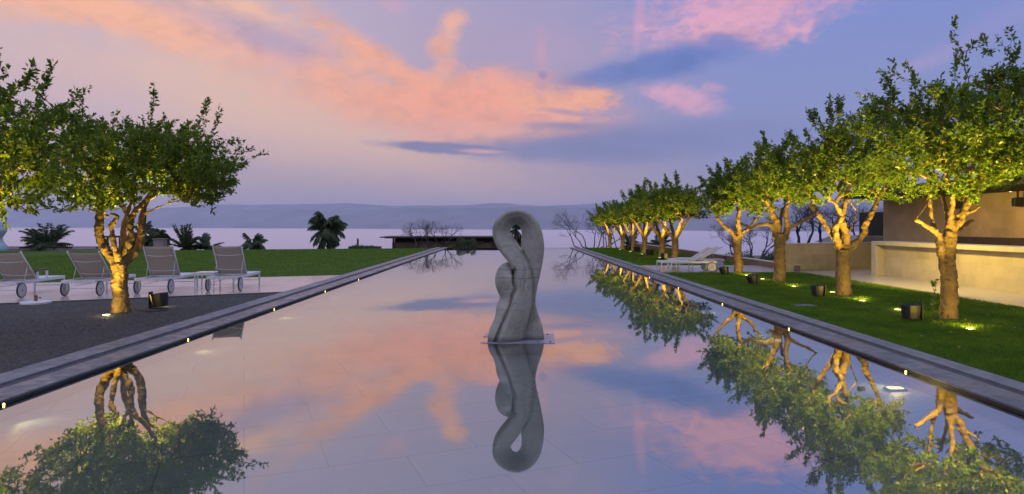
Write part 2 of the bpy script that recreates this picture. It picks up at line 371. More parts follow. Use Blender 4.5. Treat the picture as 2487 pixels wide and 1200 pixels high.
def light(name, typ, loc, energy, col, parent=None, **kw):
    d = bpy.data.lights.new(name, typ); d.energy = energy; d.color = col
    for k, v in kw.items(): setattr(d, k, v)
    o = bpy.data.objects.new(name, d); COL.objects.link(o); o.location = loc
    if parent: o.parent = parent
    return o
WARM = (1, .66, .10)
# ------------------------------------------------------------------ pool
PL, PR, PY0, PY1 = -4.54, 4.35, -3.0, 47.8
CZ = .045
b = MB(); b.box(PL-.1, PR+.1, PY0, PY1+.1, -.32, -.16); struct('pool_floor', b, M['poolfloor'], 'stone slab floor under the still water of the long pool', 'pool floor')
b = MB(); b.add([(PL-.06, PY0, 0), (PR+.06, PY0, 0), (PR+.06, PY1+.02, 0), (PL-.06, PY1+.02, 0)], [(0,1,2,3)])
struct('pool_water', b, M['water'], 'still mirror-like water of the long reflecting pool', 'water')
for s, X in ((-1, PL), (1, PR)):
    nm = 'left' if s < 0 else 'right'
    wi, ws, wo = (.34, .15, .33) if s < 0 else (.36, .13, .25)
    b = MB(); b.box(X, X+s*wi, PY0, PY1+.35, CZ-.022, CZ); b.box(X+s*.03, X+s*wi, PY0, PY1+.33, -.30, CZ-.024)
    struct('pool_coping', b, M['coping2'], 'inner basalt coping along the %s edge of the pool' % nm, 'coping', bevel=.004)
    b = MB(); b.box(X+s*.022, X+s*.028, PY0, PY1, -.158, CZ-.023); struct('pool_wall', b, M['poolwall'], 'dark inner wall of the pool under its %s coping' % nm, 'pool wall')
    b = MB(); b.box(X+s*(wi+.001), X+s*(wi+ws-.001), PY0, PY1+.3, -.1, CZ-.035); struct('drain_channel', b, M['slot'], 'dark slot drain between the two copings on the %s side' % nm, 'drain')
    b = MB(); b.box(X+s*(wi+ws*.45), X+s*(wi+ws*.55), PY0, PY1+.3, CZ-.034, CZ-.012); struct('drain_channel', b, M['coping2'], 'thin metal lip inside the slot drain on the %s side' % nm, 'drain')
    b = MB(); b.box(X+s*(wi+ws), X+s*(wi+ws+wo), PY0, PY1+.35, -.3, CZ+.002); struct('pool_coping', b, M['coping'], 'outer pale stone coping along the %s edge of the pool' % nm, 'coping', bevel=.004)
b = MB(); b.box(PL, PR, PY1, PY1+.18, -.3, .004); struct('pool_weir', b, M['slot'], 'thin dark overflow edge at the far end of the pool', 'pool edge')
XL, XR = PL-.82, PR+.74
# ------------------------------------------------------------------ ground slabs
GZ = .040
gl0 = (-60, -11.0); gA = (-10.28, 13.28)                # the gravel/deck border runs at 25 degrees
sA = (15.6-13.28)/(-5.37+10.28)
def gy(x): return 13.28+(x+10.28)*sA
sB = (20.97-18.9)/(-5.49+11.1)
def ly(x): return 18.9+(x+11.1)*sB
b = MB(); b.prism([(-32, -8), (XL, -8), (XL, gy(XL)), (-32, gy(-32))], -.4, GZ-.012); struct('gravel_bed', b, M['gravel'], 'dark gravel bed beside the pool on the left', 'gravel bed')
b = MB(); b.prism([(-32, gy(-32)), (XL, gy(XL)), (XL, ly(XL)), (-32, ly(-32))], -.4, GZ); struct('stone_deck', b, M['deck'], 'wet polished stone deck under the white loungers on the left', 'deck')
dxy = Vector((1, sA, 0)).normalized(); nn = Vector((-dxy.y, dxy.x, 0))
b = MB(); p0 = Vector((-32, gy(-32), 0)); p1 = Vector((XL, gy(XL), 0))
b.prism([tuple((p0-nn*.10)[:2]), tuple((p1-nn*.10)[:2]), tuple((p1-nn*.02)[:2]), tuple((p0-nn*.02)[:2])], -.2, GZ+.008); struct('deck_edging', b, M['bgwall'], 'low dark edging between gravel bed and stone deck', 'edging')
LAWN_L = [(-32, ly(-32)), (XL, ly(XL)), (XL, 46.6), (-6, 46), (-31, 40), (-60, 33), (-60, 9)]
b = MB(); b.prism(LAWN_L, -.4, .05); struct('lawn', b, M['lawn'], 'wide mown lawn beyond the left deck', 'lawn')
b = MB(); b.prism([(XR, -8), (9.95, -8), (9.62, 22.2), (XR, 22.0)], -.4, .05); struct('lawn', b, M['lawn'], 'near strip of lawn with trees between right coping and patio', 'lawn')
b = MB(); b.prism([(XR, 26.2), (9.6, 26.2), (9.6, 46.8), (XR, 46.8)], -.4, .05); struct('lawn', b, M['lawn'], 'far strip of lawn with trees beyond the right patio', 'lawn')
b = MB(); b.prism([(XR, 22.0), (9.62, 22.2), (9.95, -8), (22, -8), (22, 27), (9.76, 22.6), (9.76, 26.19), (XR, 26.19)], -.4, .042); struct('patio', b, M['patio'], 'pale limestone patio around the right lawns and bar', 'patio')
# hillside down to the sea
b = MB(); rows = [(-20, -.5), (47, -.5), (49, -3), (80, -6), (200, -14), (600, -41), (700, -44)]
v = []; f = []
for i, (y, z) in enumerate(rows):
    for j, x in enumerate((-900, -60, 0, 60, 900)): v.append((x, y, z))
for i in range(len(rows)-1):
    for j in range(4): f.append((i*5+j, i*5+j+1, i*5+j+6, i*5+j+5))
b.add(v, f); struct('hillside', b, M['soil'], 'dry hillside falling from the terrace to the sea', 'hillside')
b = MB(); b.add([(-45000, 560, -40), (45000, 560, -40), (45000, 40000, -40), (-45000, 40000, -40)], [(0,1,2,3)])
struct('sea', b, M['sea'], 'calm pale sea between the terrace and the mountains', 'sea')
# mountains: two ranges with real distance and height
def mountains(name, shore, top, depth, seed, label, base=-45):
    r2 = np.random.default_rng(seed); xs = np.linspace(-700, 3300, 260)
    ph = r2.uniform(0, 7, 8)
    V = []
    for i, px in enumerate(xs):
        D = np.interp(px, *zip(*shore)); tpx = np.interp(px, *zip(*top)); 
        tpx += sum(math.sin(px/w+p)*a for w, p, a in zip((90, 47, 26, 14, 8), ph, (1.6, 1.0, .7, .4, .3)))
        nr = 14
        for k in range(nr):
            u = k/(nr-1); Dd = D+depth*u
            H = CH+(VY-tpx)*(D+depth)/F
            z = base+(H-base)*(u**.75)*(1 if k in (0, nr-1) else 1+.10*math.sin(px/33+k*1.9+ph[5])*math.sin(px/11+k*.7)*(1-u))
            V.append(((px-VX)/F*Dd, Dd, z))
    nr = 14; n = len(xs); Fq = [(i*nr+k, (i+1)*nr+k, (i+1)*nr+k+1, i*nr+k+1) for i in range(n-1) for k in range(nr-1)]
    o = npmesh(name, np.array(V), np.array(Fq), M['rock'], smooth=True); tag(o, label, 'mountains', None, 'structure')
sh = [(-700, 20000), (0, 18000), (500, 13000), (1000, 8600), (1250, 7600), (1500, 6600), (1800, 5300), (3300, 3200)]
mountains('mountains', sh, [(-700, 512), (0, 508), (450, 506), (830, 511), (1000, 507), (1230, 502), (1450, 506), (1600, 500), (1900, 508), (3300, 505)], 2500, 3, 'nearer blue range of mountains rising from the far shore')
mountains('mountains', [(x, d*1.25+3500) for x, d in sh], [(-700, 503), (0, 506), (330, 507), (520, 500), (650, 496), (760, 493), (860, 495), (990, 501), (1130, 500), (1230, 492), (1330, 499), (1420, 495), (1600, 497), (2000, 492), (3300, 495)], 3000, 5, 'farther and paler range of mountains on the skyline')
# ------------------------------------------------------------------ trees
def catmull(pts, sub=4):
    P = [Vector(p[:3]) for p in pts]; R = [p[3] for p in pts]; o = []; r = []
    for i in range(len(P)-1):
        a, b_, c, d = P[max(i-1, 0)], P[i], P[i+1], P[min(i+2, len(P)-1)]
        for k in range(sub):
            t = k/sub; o.append(.5*((2*b_)+(c-a)*t+(2*a-5*b_+4*c-d)*t*t+(3*b_-a-3*c+d)*t**3)); r.append(R[i]*(1-t)+R[i+1]*t)
    o.append(P[-1]); r.append(R[-1]); return o, r
def leaves(P, D, L, Wd, rg):
    """rhombic folded leaves: base points P, directions D, lengths L"""
    n = len(P); D = D/np.linalg.norm(D, axis=1, keepdims=True)
    u = rg.normal(size=(n, 3)); u[:, 2] *= .5
    S = np.cross(D, u); S /= np.linalg.norm(S, axis=1, keepdims=True)+1e-9; Nn = np.cross(S, D)
    L = L[:, None]; Wd = Wd[:, None]
    v0 = P; v1 = P+D*L*.42+S*Wd+Nn*L*.05; v2 = P+D*L-Nn*L*.14; v3 = P+D*L*.42-S*Wd+Nn*L*.05
    V = np.stack([v0, v1, v2, v3], 1).reshape(-1, 3); i = np.arange(n)*4
    return V, np.stack([i, i+1, i+2, i+3], 1)
def make_tree(name, label, cat, limbs, crown, ncl, seed, loc, group, leafn=26, leafl=.08, shoots=14, rz=0, scale=1, cut=None, extra=None):
    """limbs: hand-placed polylines (x,y,z,r); crown: (cx,cy,cz,rx,ry,rz_up,rz_down)"""
    rg = np.random.default_rng(seed); t = thing(name, label, cat, loc, rz, group); t.scale = (scale,)*3
    b = MB(); nodes = []; nrad = []
    for li, l in enumerate(limbs):
        l = [list(p) for p in l]
        pts, r = catmull(l, 5)
        for i in range(1, len(pts)): pts[i] = pts[i]+Vector(rg.normal(0, .006, 3)); r[i] *= 1+rg.normal(0, .02)
        r = [x*.86 for x in r]
        if li == 0: r[0] *= 1.2; r[1] *= 1.08
        b.tube(pts, r, 12)
        for i, p in enumerate(pts):
            if p.z > crown[2]-crown[6]-.35 or i == len(pts)-1: nodes.append(np.array(p)); nrad.append(r[i])
    tr = b.build('trunk', M['bark'], t, smooth=True)
    mo = tr.modifiers.new('remesh', 'REMESH'); mo.mode = 'VOXEL'; mo.voxel_size = .016; mo.use_smooth_shade = True
    sm = tr.modifiers.new('smooth', 'SMOOTH'); sm.iterations = 4; sm.factor = .5
    if not bpy.data.textures.get('gnarls'):
        tx = bpy.data.textures.new('gnarls', 'CLOUDS'); tx.noise_scale = .16; tx.noise_depth = 3
        tx = bpy.data.textures.new('knots', 'CLOUDS'); tx.noise_scale = .05; tx.noise_depth = 2
    for tn, st_ in (('gnarls', .055), ('knots', .026)):
        dm = tr.modifiers.new(tn, 'DISPLACE'); dm.texture = bpy.data.textures[tn]; dm.strength = st_; dm.mid_level = .5; dm.texture_coords = 'LOCAL'
    # clusters of leaves through the crown
    cx, cy, cz, rx, ry, ru, rd = crown; C = np.array([cx, cy, cz]); cl = []
    ph = rg.uniform(0, 6.28, 12); lobes = []; nl = 15
    for k in range(nl):                                         # the crown is a union of lobes with gaps between them
        a = k*2.39996+ph[0]; e = math.asin(-.75+1.7*(k+.5)/nl); q = rg.uniform(.55, .82)
        lobes.append((C+q*np.array([rx*math.cos(a)*math.cos(e), ry*math.sin(a)*math.cos(e), (ru if e > 0 else rd)*math.sin(e)]), rg.uniform(.34, .52)))
    lobes.append((C+np.array([0, 0, .1]), .55))
    while len(cl) < ncl:
        c_, r_ = lobes[rg.integers(len(lobes))]
        d = rg.normal(size=3); d /= np.linalg.norm(d); p = c_+d*rg.uniform(.1, 1)**.45*r_*np.array([rx, ry, (ru+rd)/2])*(1+.15*math.sin(7*d[0]+ph[3])*math.sin(6*d[2]+ph[4]))
        if p[2] < cz-rd*1.02: continue
        gap = math.sin(p[0]*5.3+ph[5])*math.sin(p[1]*5.1+ph[6])*math.sin(p[2]*5.7+ph[7])
        if gap > .38: continue
        cl.append(p)
    cl = np.array(cl); N0 = np.array(nodes)
    dist = np.linalg.norm(cl[:, None]-N0[None], axis=2).min(1); cl = cl[np.argsort(dist)]
    for k in range(shoots):                                     # long shoots that stick out of the outline
        a = rg.uniform(0, 2*PI); e = rg.uniform(.2, 1.3); d = np.array([math.cos(a)*math.cos(e), math.sin(a)*math.cos(e), math.sin(e)])
        p = C+d*np.array([rx, ry, ru])*1.0; L = rg.uniform(.15, .45)*(rx/1.5)
        dd = d+np.array([0, 0, .6])+rg.normal(0, .25, 3); dd /= np.linalg.norm(dd)
        cl = np.vstack([cl]+[p+dd*L*s for s in (0, .4, .75, 1.)])
    if extra: cl = np.vstack([cl, np.array(extra)])
    pos = [n for n in nodes]; par = [-1]*len(nodes); tips = []
    arr = np.zeros((len(nodes)+3*len(cl)+5, 3)); arr[:len(nodes)] = N0; cnt = len(nodes)
    dep = np.zeros(len(arr))
    for p in cl:
        dd = np.linalg.norm(arr[:cnt]-p, axis=1)+.25*dep[:cnt]+.35*np.maximum(arr[:cnt, 2]-p[2], 0); j = int(dd.argmin())
        a = arr[j]; L = np.linalg.norm(p-a); last = j
        for s in (.38, .72, 1.):
            q = a+(p-a)*s+rg.normal(0, .05*L, 3)*(s < 1)+np.array([0, 0, .06*L*math.sin(s*PI)])
            arr[cnt] = q; par.append(last); dep[cnt] = dep[last]+L*.34; last = cnt; cnt += 1
        tips.append(last)
    w = np.zeros(cnt)
    for tp in tips: w[tp] = 1
    for i in range(cnt-1, len(nodes)-1, -1): w[par[i]] += w[i]
    bt = MB()
    for i in range(len(nodes), cnt):
        r1 = .0032*w[i]**.5; r0 = min(.0032*max(w[par[i]], 1)**.5, r1*1.5) if par[i] >= len(nodes) else min(nrad[par[i]], r1*1.5)
        bt.tube([arr[par[i]], arr[i]], [r0, r1], 5 if r1 > .01 else 3, False)
    bt.build('branches', M['bark'], t)
    P, D, L = [], [], []
    for tp in tips:
        p = arr[tp]; q = arr[par[tp]]; d = (p-q)/(np.linalg.norm(p-q)+1e-6); o = (p-C)/(np.linalg.norm(p-C)+1e-6)
        d = d*.6+o*.4+np.array([0, 0, .35])+rg.normal(0, .2, 3); d /= np.linalg.norm(d)
        n = int(leafn*rg.uniform(.6, 1.3)); tt = rg.uniform(-.1, .16, n)[:, None]
        pp = p+d*tt+rg.normal(0, .018, (n, 3)); rd_ = rg.normal(size=(n, 3)); rd_ /= np.linalg.norm(rd_, axis=1, keepdims=True)
        P.append(pp); D.append(d*.55+rd_*.9+np.array([0, 0, .05])); L.append(leafl*rg.uniform(.65, 1.25, n))
    P = np.vstack(P); D = np.vstack(D); L = np.concatenate(L)
    V, Fq = leaves(P, D, L, L*.24, rg)
    npmesh('crown', V, Fq, M['leaf'], t)
    return t
def limbpx(base, Y, pts, off=None):
    """limbs sketched in the picture at the tree's distance; each point carries its own depth: (px, py, radius m, depth m)"""
    o = []
    for px, py, r, dy in pts:
        p = dp(px, py, Y); o.append((p.x-base[0]+dy*(px-VX)/F, dy, p.z-.045+dy*(VY-py)/F, r))
    return o
G1 = 'lit citrus trees in rows beside the pool'
# left, in the gravel
bL = (-7.08, 12.0)
lim = [[(295,757,.17,0),(292,700,.16,0),(291,660,.158,0),(289,632,.165,0)],
 [(285,640,.11,0),(264,610,.098,-.05),(243,575,.095,-.1),(241,530,.088,-.12),(247,492,.08,-.1),(240,450,.055,-.15),(215,400,.03,-.2)],
 [(289,632,.10,-.03),(281,603,.062,-.18),(270,560,.052,-.25),(274,540,.05,-.28),(285,524,.03,-.3),(268,514,.02,-.4),(225,500,.014,-.6)],
 [(292,636,.11,0),(303,600,.082,.02),(318,570,.075,.05),(317,535,.07,.08),(332,505,.06,.1),(352,486,.05,.2),(380,440,.03,.3)],
 [(318,548,.05,.06),(306,515,.04,.0),(296,490,.032,-.1),(280,440,.02,-.2)],
 [(298,640,.10,.1),(325,612,.088,.2),(341,585,.082,.3),(345,545,.078,.35),(348,510,.07,.38),(362,480,.045,.4),(420,440,.025,.5)],
 [(290,620,.09,.15),(300,585,.07,.35),(302,545,.06,.45),(315,500,.045,.55),(330,450,.03,.6)],
 [(262,522,.025,-.3),(225,508,.018,-.5),(190,495,.012,-.7)],
 [(346,520,.03,.3),(390,498,.02,.2),(440,482,.012,.1)]]
make_tree('citrus_tree', 'broad citrus tree with four forked limbs standing in the dark gravel', 'tree', [limbpx(bL, 12, l) for l in lim],
          (.42, .05, 2.58, 1.75, 1.5, 1.02, .85), 1150, 11, (bL[0], bL[1], GZ-.02), G1, leafl=.076, shoots=6)
# generic limbs
def genlimbs(seed, h=1.0, r=.15, n=4, spread=.7, top=1.9):
    rg = random.Random(seed); L = [[(0,0,0,r), (.02,0,h*.5,r*.93), (0,.02,h,r*.95)]]
    for i in range(n):
        a = 2*PI*i/n+rg.uniform(-.4, .4); s = spread*rg.uniform(.75, 1.15); rr_ = r*rg.uniform(.45, .62)
        L.append([(0, 0, h-.08, rr_*1.2), (math.cos(a)*s*.35, math.sin(a)*s*.35, h+.28, rr_), (math.cos(a)*s*.7, math.sin(a)*s*.7, h+.62, rr_*.8), (math.cos(a)*s, math.sin(a)*s, top, rr_*.5)])
    return L
make_tree('citrus_tree', 'citrus tree whose crown enters the photo at the left edge, its trunk out of frame', 'tree', genlimbs(4, 1.0, .15, 4),
          (.05, 0, 2.5, 1.5, 1.4, 1.3, .8), 1000, 12, (-7.55, 8.7, GZ-.02), G1, leafl=.082, shoots=14)
# right row, near strip
bR = (7.33, 11.0)
lim = [[(2305,777,.165,0),(2305,730,.15,0),(2306,690,.148,0),(2303,655,.14,0),(2303,620,.128,0),(2306,580,.12,0),(2310,545,.105,0)],
 [(2300,690,.07,-.02),(2291,645,.075,-.04),(2284,600,.08,-.05),(2282,575,.07,-.03),(2265,555,.055,-.05),(2240,540,.045,-.1),(2222,531,.035,-.15)],
 [(2268,556,.045,.0),(2262,520,.038,.02),(2258,480,.035,.05),(2250,430,.025,.1)],
 [(2308,548,.09,0),(2311,515,.05,-.05),(2313,480,.042,-.1),(2305,440,.03,-.15),(2290,400,.02,-.2)],
 [(2310,560,.09,0),(2326,538,.08,-.02),(2342,512,.075,-.05),(2352,490,.075,-.05),(2366,462,.07,-.05),(2385,420,.045,0)],
 [(2340,518,.05,-.05),(2362,510,.04,-.15),(2380,500,.028,-.2)],
 [(2312,570,.05,.1),(2338,548,.045,.25),(2362,532,.03,.35)],
 [(2345,500,.06,.1),(2352,465,.05,.2),(2350,420,.035,.3)],
 [(2306,540,.05,.1),(2296,500,.04,.35),(2285,450,.03,.5)]]
make_tree('citrus_tree', 'big gnarled citrus tree in front of the stone bar counter', 'tree', [limbpx(bR, 11, l) for l in lim],
          (.42, .1, 2.9, 1.6, 1.35, 1.32, .98), 1150, 21, (bR[0], bR[1], .03), G1, leafl=.078, shoots=14,
          extra=[(.3,0,4.1),(.25,0,4.3),(.2,0,4.48),(.12,.05,4.65),(.08,0,4.85),(.34,0,4.52),(.5,0,4.56),(.66,.1,4.7),(.6,0,4.46),(.85,0,4.58),(1.05,0,4.74),(1.0,0,4.4),(-.6,0,3.95),(-.8,.1,4.1),(-.92,0,4.25),(-1.05,0,3.6),(-1.25,0,3.7),(-1.42,0,3.72)])
bR = (7.46, 14.7)
lim = [[(2050,718,.19,0),(2048,680,.175,0),(2047,640,.17,0),(2046,600,.175,0)],
 [(2040,605,.11,.05),(2030,580,.085,.05),(2012,555,.07,.05),(1992,525,.06,.1),(1975,495,.04,.2)],
 [(2040,600,.11,-.05),(2030,570,.085,-.12),(2030,545,.08,-.15),(2042,524,.07,-.15),(2030,490,.045,-.2)],
 [(2052,600,.12,0),(2055,570,.095,-.02),(2048,545,.085,-.02),(2045,525,.075,0),(2055,480,.05,0)],
 [(2055,605,.12,0),(2080,588,.085,.0),(2096,570,.08,-.03),(2104,545,.075,-.05),(2117,515,.065,-.05),(2135,480,.04,-.05)],
 [(2064,560,.03,.1),(2075,530,.025,.15),(2082,510,.02,.2)],
 [(2046,598,.08,.15),(2040,560,.06,.4),(2050,510,.04,.55)]]
make_tree('citrus_tree', 'citrus tree with thick four-way forked limbs, second from the bar counter', 'tree', [limbpx(bR, 14.7, l) for l in lim],
          (.05, 0, 2.82, 1.22, 1.0, 1.28, .85), 760, 22, (bR[0], bR[1], .03), G1, leafl=.079, shoots=18)
bR = (7.48, 18.3)
lim = [[(1893,687,.19,0),(1894,640,.18,0),(1893,600,.18,0),(1893,570,.19,0)],
 [(1885,575,.12,0),(1880,555,.10,0),(1868,543,.07,0),(1840,545,.06,0),(1822,552,.05,0),(1800,540,.03,0)],
 [(1890,575,.13,0),(1888,550,.11,0),(1880,525,.10,0),(1870,500,.06,0)],
 [(1903,580,.12,0),(1912,550,.10,0),(1908,520,.07,0),(1915,490,.05,0)],
 [(1912,555,.06,0),(1940,540,.05,0),(1962,530,.045,.1),(1985,515,.03,.2)],
 [(1893,580,.09,.1),(1893,550,.08,.35),(1900,505,.05,.6)]]
make_tree('citrus_tree', 'citrus tree with one long horizontal limb reaching toward its left neighbour', 'tree', [limbpx(bR, 18.3, l) for l in lim],
          (.1, 0, 2.8, 1.18, 1.0, 1.1, .88), 640, 23, (bR[0], bR[1], .03), G1, leafl=.09, leafn=24, shoots=16)
bR = (7.5, 21.6)
lim = [[(1794,665,.17,0),(1793,630,.16,0),(1790,590,.15,0),(1788,572,.13,0)],
 [(1786,585,.12,0),(1780,567,.09,0),(1762,550,.075,0),(1745,533,.06,0),(1732,505,.04,0)],
 [(1795,590,.11,0),(1794,560,.10,0),(1793,535,.085,0),(1798,500,.05,0)],
 [(1797,575,.09,0),(1808,560,.075,0),(1822,551,.065,0),(1845,520,.04,0)]]
make_tree('citrus_tree', 'slim citrus tree with V-shaped limbs at the near side of the right patio', 'tree', [limbpx(bR, 21.6, l) for l in lim],
          (-.05, 0, 2.6, 1.2, 1.15, .95, .8), 640, 24, (bR[0], bR[1], .03), G1, leafl=.095, leafn=22, shoots=16)
make_tree('citrus_tree', 'nearest right-hand citrus tree, only its crown showing at the right edge', 'tree', genlimbs(9, 1.0, .16, 4),
          (0, 0, 2.9, 1.4, 1.3, 1.45, .9), 950, 25, (7.85, 7.5, .03), G1, leafl=.079, shoots=16)
far = [(30.5, 7.62, 'nearest'), (33.2, 7.64, 'second'), (37.3, 7.6, 'third'), (40.8, 7.62, 'fourth'), (44.6, 7.6, 'fifth'), (47.6, 7.2, 'farthest')]
protos = []
for i, (Y, X, w) in enumerate(far):
    lb = 'small citrus tree on the far right lawn, %s of the six beyond the patio' % w
    if i < 3:
        o = make_tree('citrus_tree', lb, 'tree', genlimbs(31+i, .95, .18, 4, .75, 1.85), (0, 0, 2.42, 1.5, 1.35, .95, .78), 560, 31+i, (X, Y, .03), G1, leafl=.11, leafn=20, shoots=14); protos.append(o)
    else:
        o = copy_tree(protos[i-3]); o.location = (X, Y, .03); o.rotation_euler = (0, 0, 1.9+i); o.scale = (.93, .93, .95-.03*(i-3)); o['label'] = lb
protos[0].scale = (1.08, 1.08, 1.06)
# ------------------------------------------------------------------ lamps in the ground and flood lights
def ground_light(x, y, label, z=.05, power=120, aim=None, glow=1.5, wash=.10):
    t = thing('ground_light', label, 'light', (x, y, z), 0, 'ground lights below the trees')
    MB().lathe([(.085, -.05), (.085, .006), (.078, .010), (.066, .010), (.066, .004)], 24).build('rim', M['blackmetal'], t)
    MB().lathe([(.064, .002), (.058, .012), (.03, .017), (.0, .018)], 20).build('lens', M['lamp'], t, smooth=True)
    s = light('lamp', 'SPOT', (0, 0, .035), power*3.2, WARM, t, spot_size=math.radians(80), spot_blend=1.0, shadow_soft_size=.05)
    w = light('wash', 'SPOT', (0, 0, .035), power*wash, WARM, t, spot_size=math.radians(130), spot_blend=.7, shadow_soft_size=.05)
    if aim:
        tx, ty = aim[0], aim[1]; w.rotation_euler = (Vector((tx, ty, .8))-Vector((x, y, z+.035))).to_track_quat('-Z', 'Y').to_euler(); aim = (x+(tx-x)*.35, y+(ty-y)*.35, 3.3)
    if aim: s.rotation_euler = (Vector(aim)-Vector((x, y, z+.035))).to_track_quat('-Z', 'Y').to_euler()
    else: s.rotation_euler = (PI, 0, 0)
    if glow: light('glow', 'POINT', (0, 0, .05), glow, (1, .8, .35), t, shadow_soft_size=.03)
    return t
trees_xy = [(-7.08, 12.0, 'left gravel'), (7.33, 11.0, 'the bar counter'), (7.46, 14.7, ''), (7.48, 18.3, ''), (7.5, 21.6, '')]
PW = 3.1
x, y = gp(258, 766, .03); ground_light(x, y, 'bright ground light in the gravel left of the trunk', .03, 36*PW, (-6.9, 12.4, 3.3), 2.5, .10)
ground_light(-7.62, 12.8, 'ground light added in the gravel, hidden behind the forked trunk to light its crown', .03, 420*PW, (-7.0, 12.4, 2.6), 0, .02)  # unseen lamp added behind the trunk to brighten the crown
ground_light(-7.45, 8.0, 'ground light under the left tree whose trunk is out of frame', .03, 240*PW, (-7.4, 9.1, 3.3), 1)
x, y = gp(2357, 801); ground_light(x, y, 'ground light in the grass in front of the big gnarled tree', .05, 260*PW, (7.5, 11.3, 3.3), 2)
ground_light(7.15, 12.15, 'ground light in the grass behind the big gnarled tree', .05, 150*PW, (7.3, 11.2, 3.3), 2)
x, y = gp(2095, 732); ground_light(x, y, 'ground light in the grass in front of the four-limbed tree', .05, 240*PW, (7.5, 14.9, 3.3), 2.5)
x, y = gp(2022, 711); ground_light(x, y, 'ground light in the grass behind the four-limbed tree', .05, 150*PW, (7.4, 14.8, 3.3), 2.5)
x, y = gp(1928, 697); ground_light(x, y, 'ground light left of the four-limbed tree, near a black flood light', .05, 230*PW, (7.45, 18.4, 3.3), 2.5)
ground_light(7.35, 19.2, 'ground light in the grass behind the tree with the horizontal limb', .05, 130*PW, (7.5, 18.4, 3.3), 1)
ground_light(7.4, 20.55, 'ground light in the grass before the slim V-shaped tree', .05, 210*PW, (7.45, 21.7, 3.3), 1.5)
ground_light(7.6, 6.6, 'ground light under the nearest right-hand tree, outside the frame', .05, 240*PW, (7.8, 7.7, 3.3), 1)
for i, (Y, X, w) in enumerate(far):
    ground_light(X-.35, Y-1.05, 'ground light before the %s small tree on the far right lawn' % w, .05, 125*PW, (X, Y+.1, 3.), 0)
def flood(px, py, label, rz=0, s=1, lit=False, z=.045, tilt=.0):
    x, y = gp(px, py, z)
    t = thing('flood_light', label, 'light', (x, y, z), rz, 'black flood lights on the ground beside the trees')
    t.scale = (s,)*3
    R = Matrix.Translation((0, 0, .16)) @ Matrix.Rotation(tilt, 4, 'Y')
    b = MB()
    n = 16; prof = [(.115, -.13), (.135, .0), (.145, .12), (.13, .125), (.12, .10)]
    v = []
    for r, zz in prof:
        for j in range(n):
            a = 2*PI*(j+.5)/n; c, q = math.cos(a), math.sin(a); k = 1/max(abs(c), abs(q))**.6
            v.append(R @ Vector((r*c*k, r*q*k, zz)))
    b.add(v, [(i*n+j, i*n+(j+1) % n, (i+1)*n+(j+1) % n, (i+1)*n+j) for i in range(len(prof)-1) for j in range(n)]+[tuple(range(n-1, -1, -1)), tuple((len(prof)-1)*n+j for j in range(n))])
    b.build('housing', M['blackmetal'], t, bevel=.004)
    b = MB(); b.box(.165, .18, -.07, .07, .0, .31); b.box(.10, .18, -.02, .02, .14, .17); b.build('bracket', M['blackmetal'], t, bevel=.003)
    b = MB(); b.box(.14, .20, -.03, .03, -.02, .02); b.build('spike', M['blackmetal'], t)
    if lit:
        b = MB(); b.lathe([(.0, -.0), (.035, .0), (.035, .012), (0, .014)], 14, (-.0, 0, 0)); o = b.build('lens', M['plamp'], t); o.location = (-.02, -.15, .1); o.rotation_euler = (PI/2, 0, 0)
        light('glow', 'POINT', (-.02, -.19, .1), .8, (1, .8, .35), t, shadow_soft_size=.03)
    return t
flood(388, 748, 'black flood light with a small lit lamp right of the tree in the gravel', PI, 1.0, True, .03, .12)
flood(2212, 778, 'black flood light left of the big gnarled tree', 0, .92)
flood(1985, 721, 'black flood light left of the four-limbed tree', 0, .88)
flood(1826, 690, 'tilted black flood light on the near lawn below the patio', .3, .85, tilt=-.3)
flood(1757, 667, 'black flood light on the lawn left of the slim V-shaped tree', 0, .85, tilt=-.2)
for px, py, w in ((1614, 632, 'nearest'), (1577, 621, 'second'), (1545, 612, 'third'), (1525, 609, 'fourth')):
    flood(px, py, 'small dark flood light on the far right lawn, %s to the patio' % w, .2, 1.15)
# pool wall lamps
def pool_light(s, y, label):
    X = PL+.02 if s < 0 else PR-.02
    t = thing('pool_light', label, 'light', (X, y, 0.010), 0, 'small lamps along the pool walls')
    MB().lathe([(.02, -.008), (.02, .004), (.016, .006)], 16, axis='X').build('rim', M['blackmetal'], t)
    MB().lathe([(.013, -.010), (.011, -.018), (.0, -.02)] if s > 0 else [(.0, .0), (.013, .006), (.011, .012), (0, .015)], 14, axis='X').build('lens', M['plamp'], t, smooth=True)
    l = light('lamp', 'SPOT', (-.06*s, 0, -.03), 5, (1, .82, .35), t, spot_size=math.radians(120), spot_blend=.8, shadow_soft_size=.02)
    l.rotation_euler = Vector((-s*1, 0, -.12)).to_track_quat('-Z', 'Y').to_euler()
ysL = [2.5, 5.87, 9.23, 12.6, 16.07, 19.6]
for i, y in enumerate(ysL): pool_light(-1, y, 'small lit lamp in the left pool wall, %s from the viewer' % ['first', 'second', 'third', 'fourth', 'fifth', 'sixth', 'seventh', 'eighth', 'ninth', 'tenth', 'eleventh', 'twelfth'][i])
ysR = [3.9, 7.19, 10.2, 13.4, 16.9, 20.4]
for i, y in enumerate(ysR): pool_light(1, y, 'small lit lamp in the right pool wall, %s from the viewer' % ['first', 'second', 'third', 'fourth', 'fifth', 'sixth', 'seventh', 'eighth', 'ninth', 'tenth', 'eleventh', 'twelfth'][i])
t = thing('underwater_light', 'bright rectangular lamp on the pool floor near the right wall', 'light', (4.12, 7.05, -.155))
MB().box(-.10, .10, -.055, .055, -.003, .02).build('frame', M['blackmetal'], t); MB().box(-.075, .075, -.035, .035, .021, .027).build('lens', M['plamp'], t)
light('lamp', 'POINT', (0, 0, .06), 5, (1, .66, .15), t, shadow_soft_size=.05)
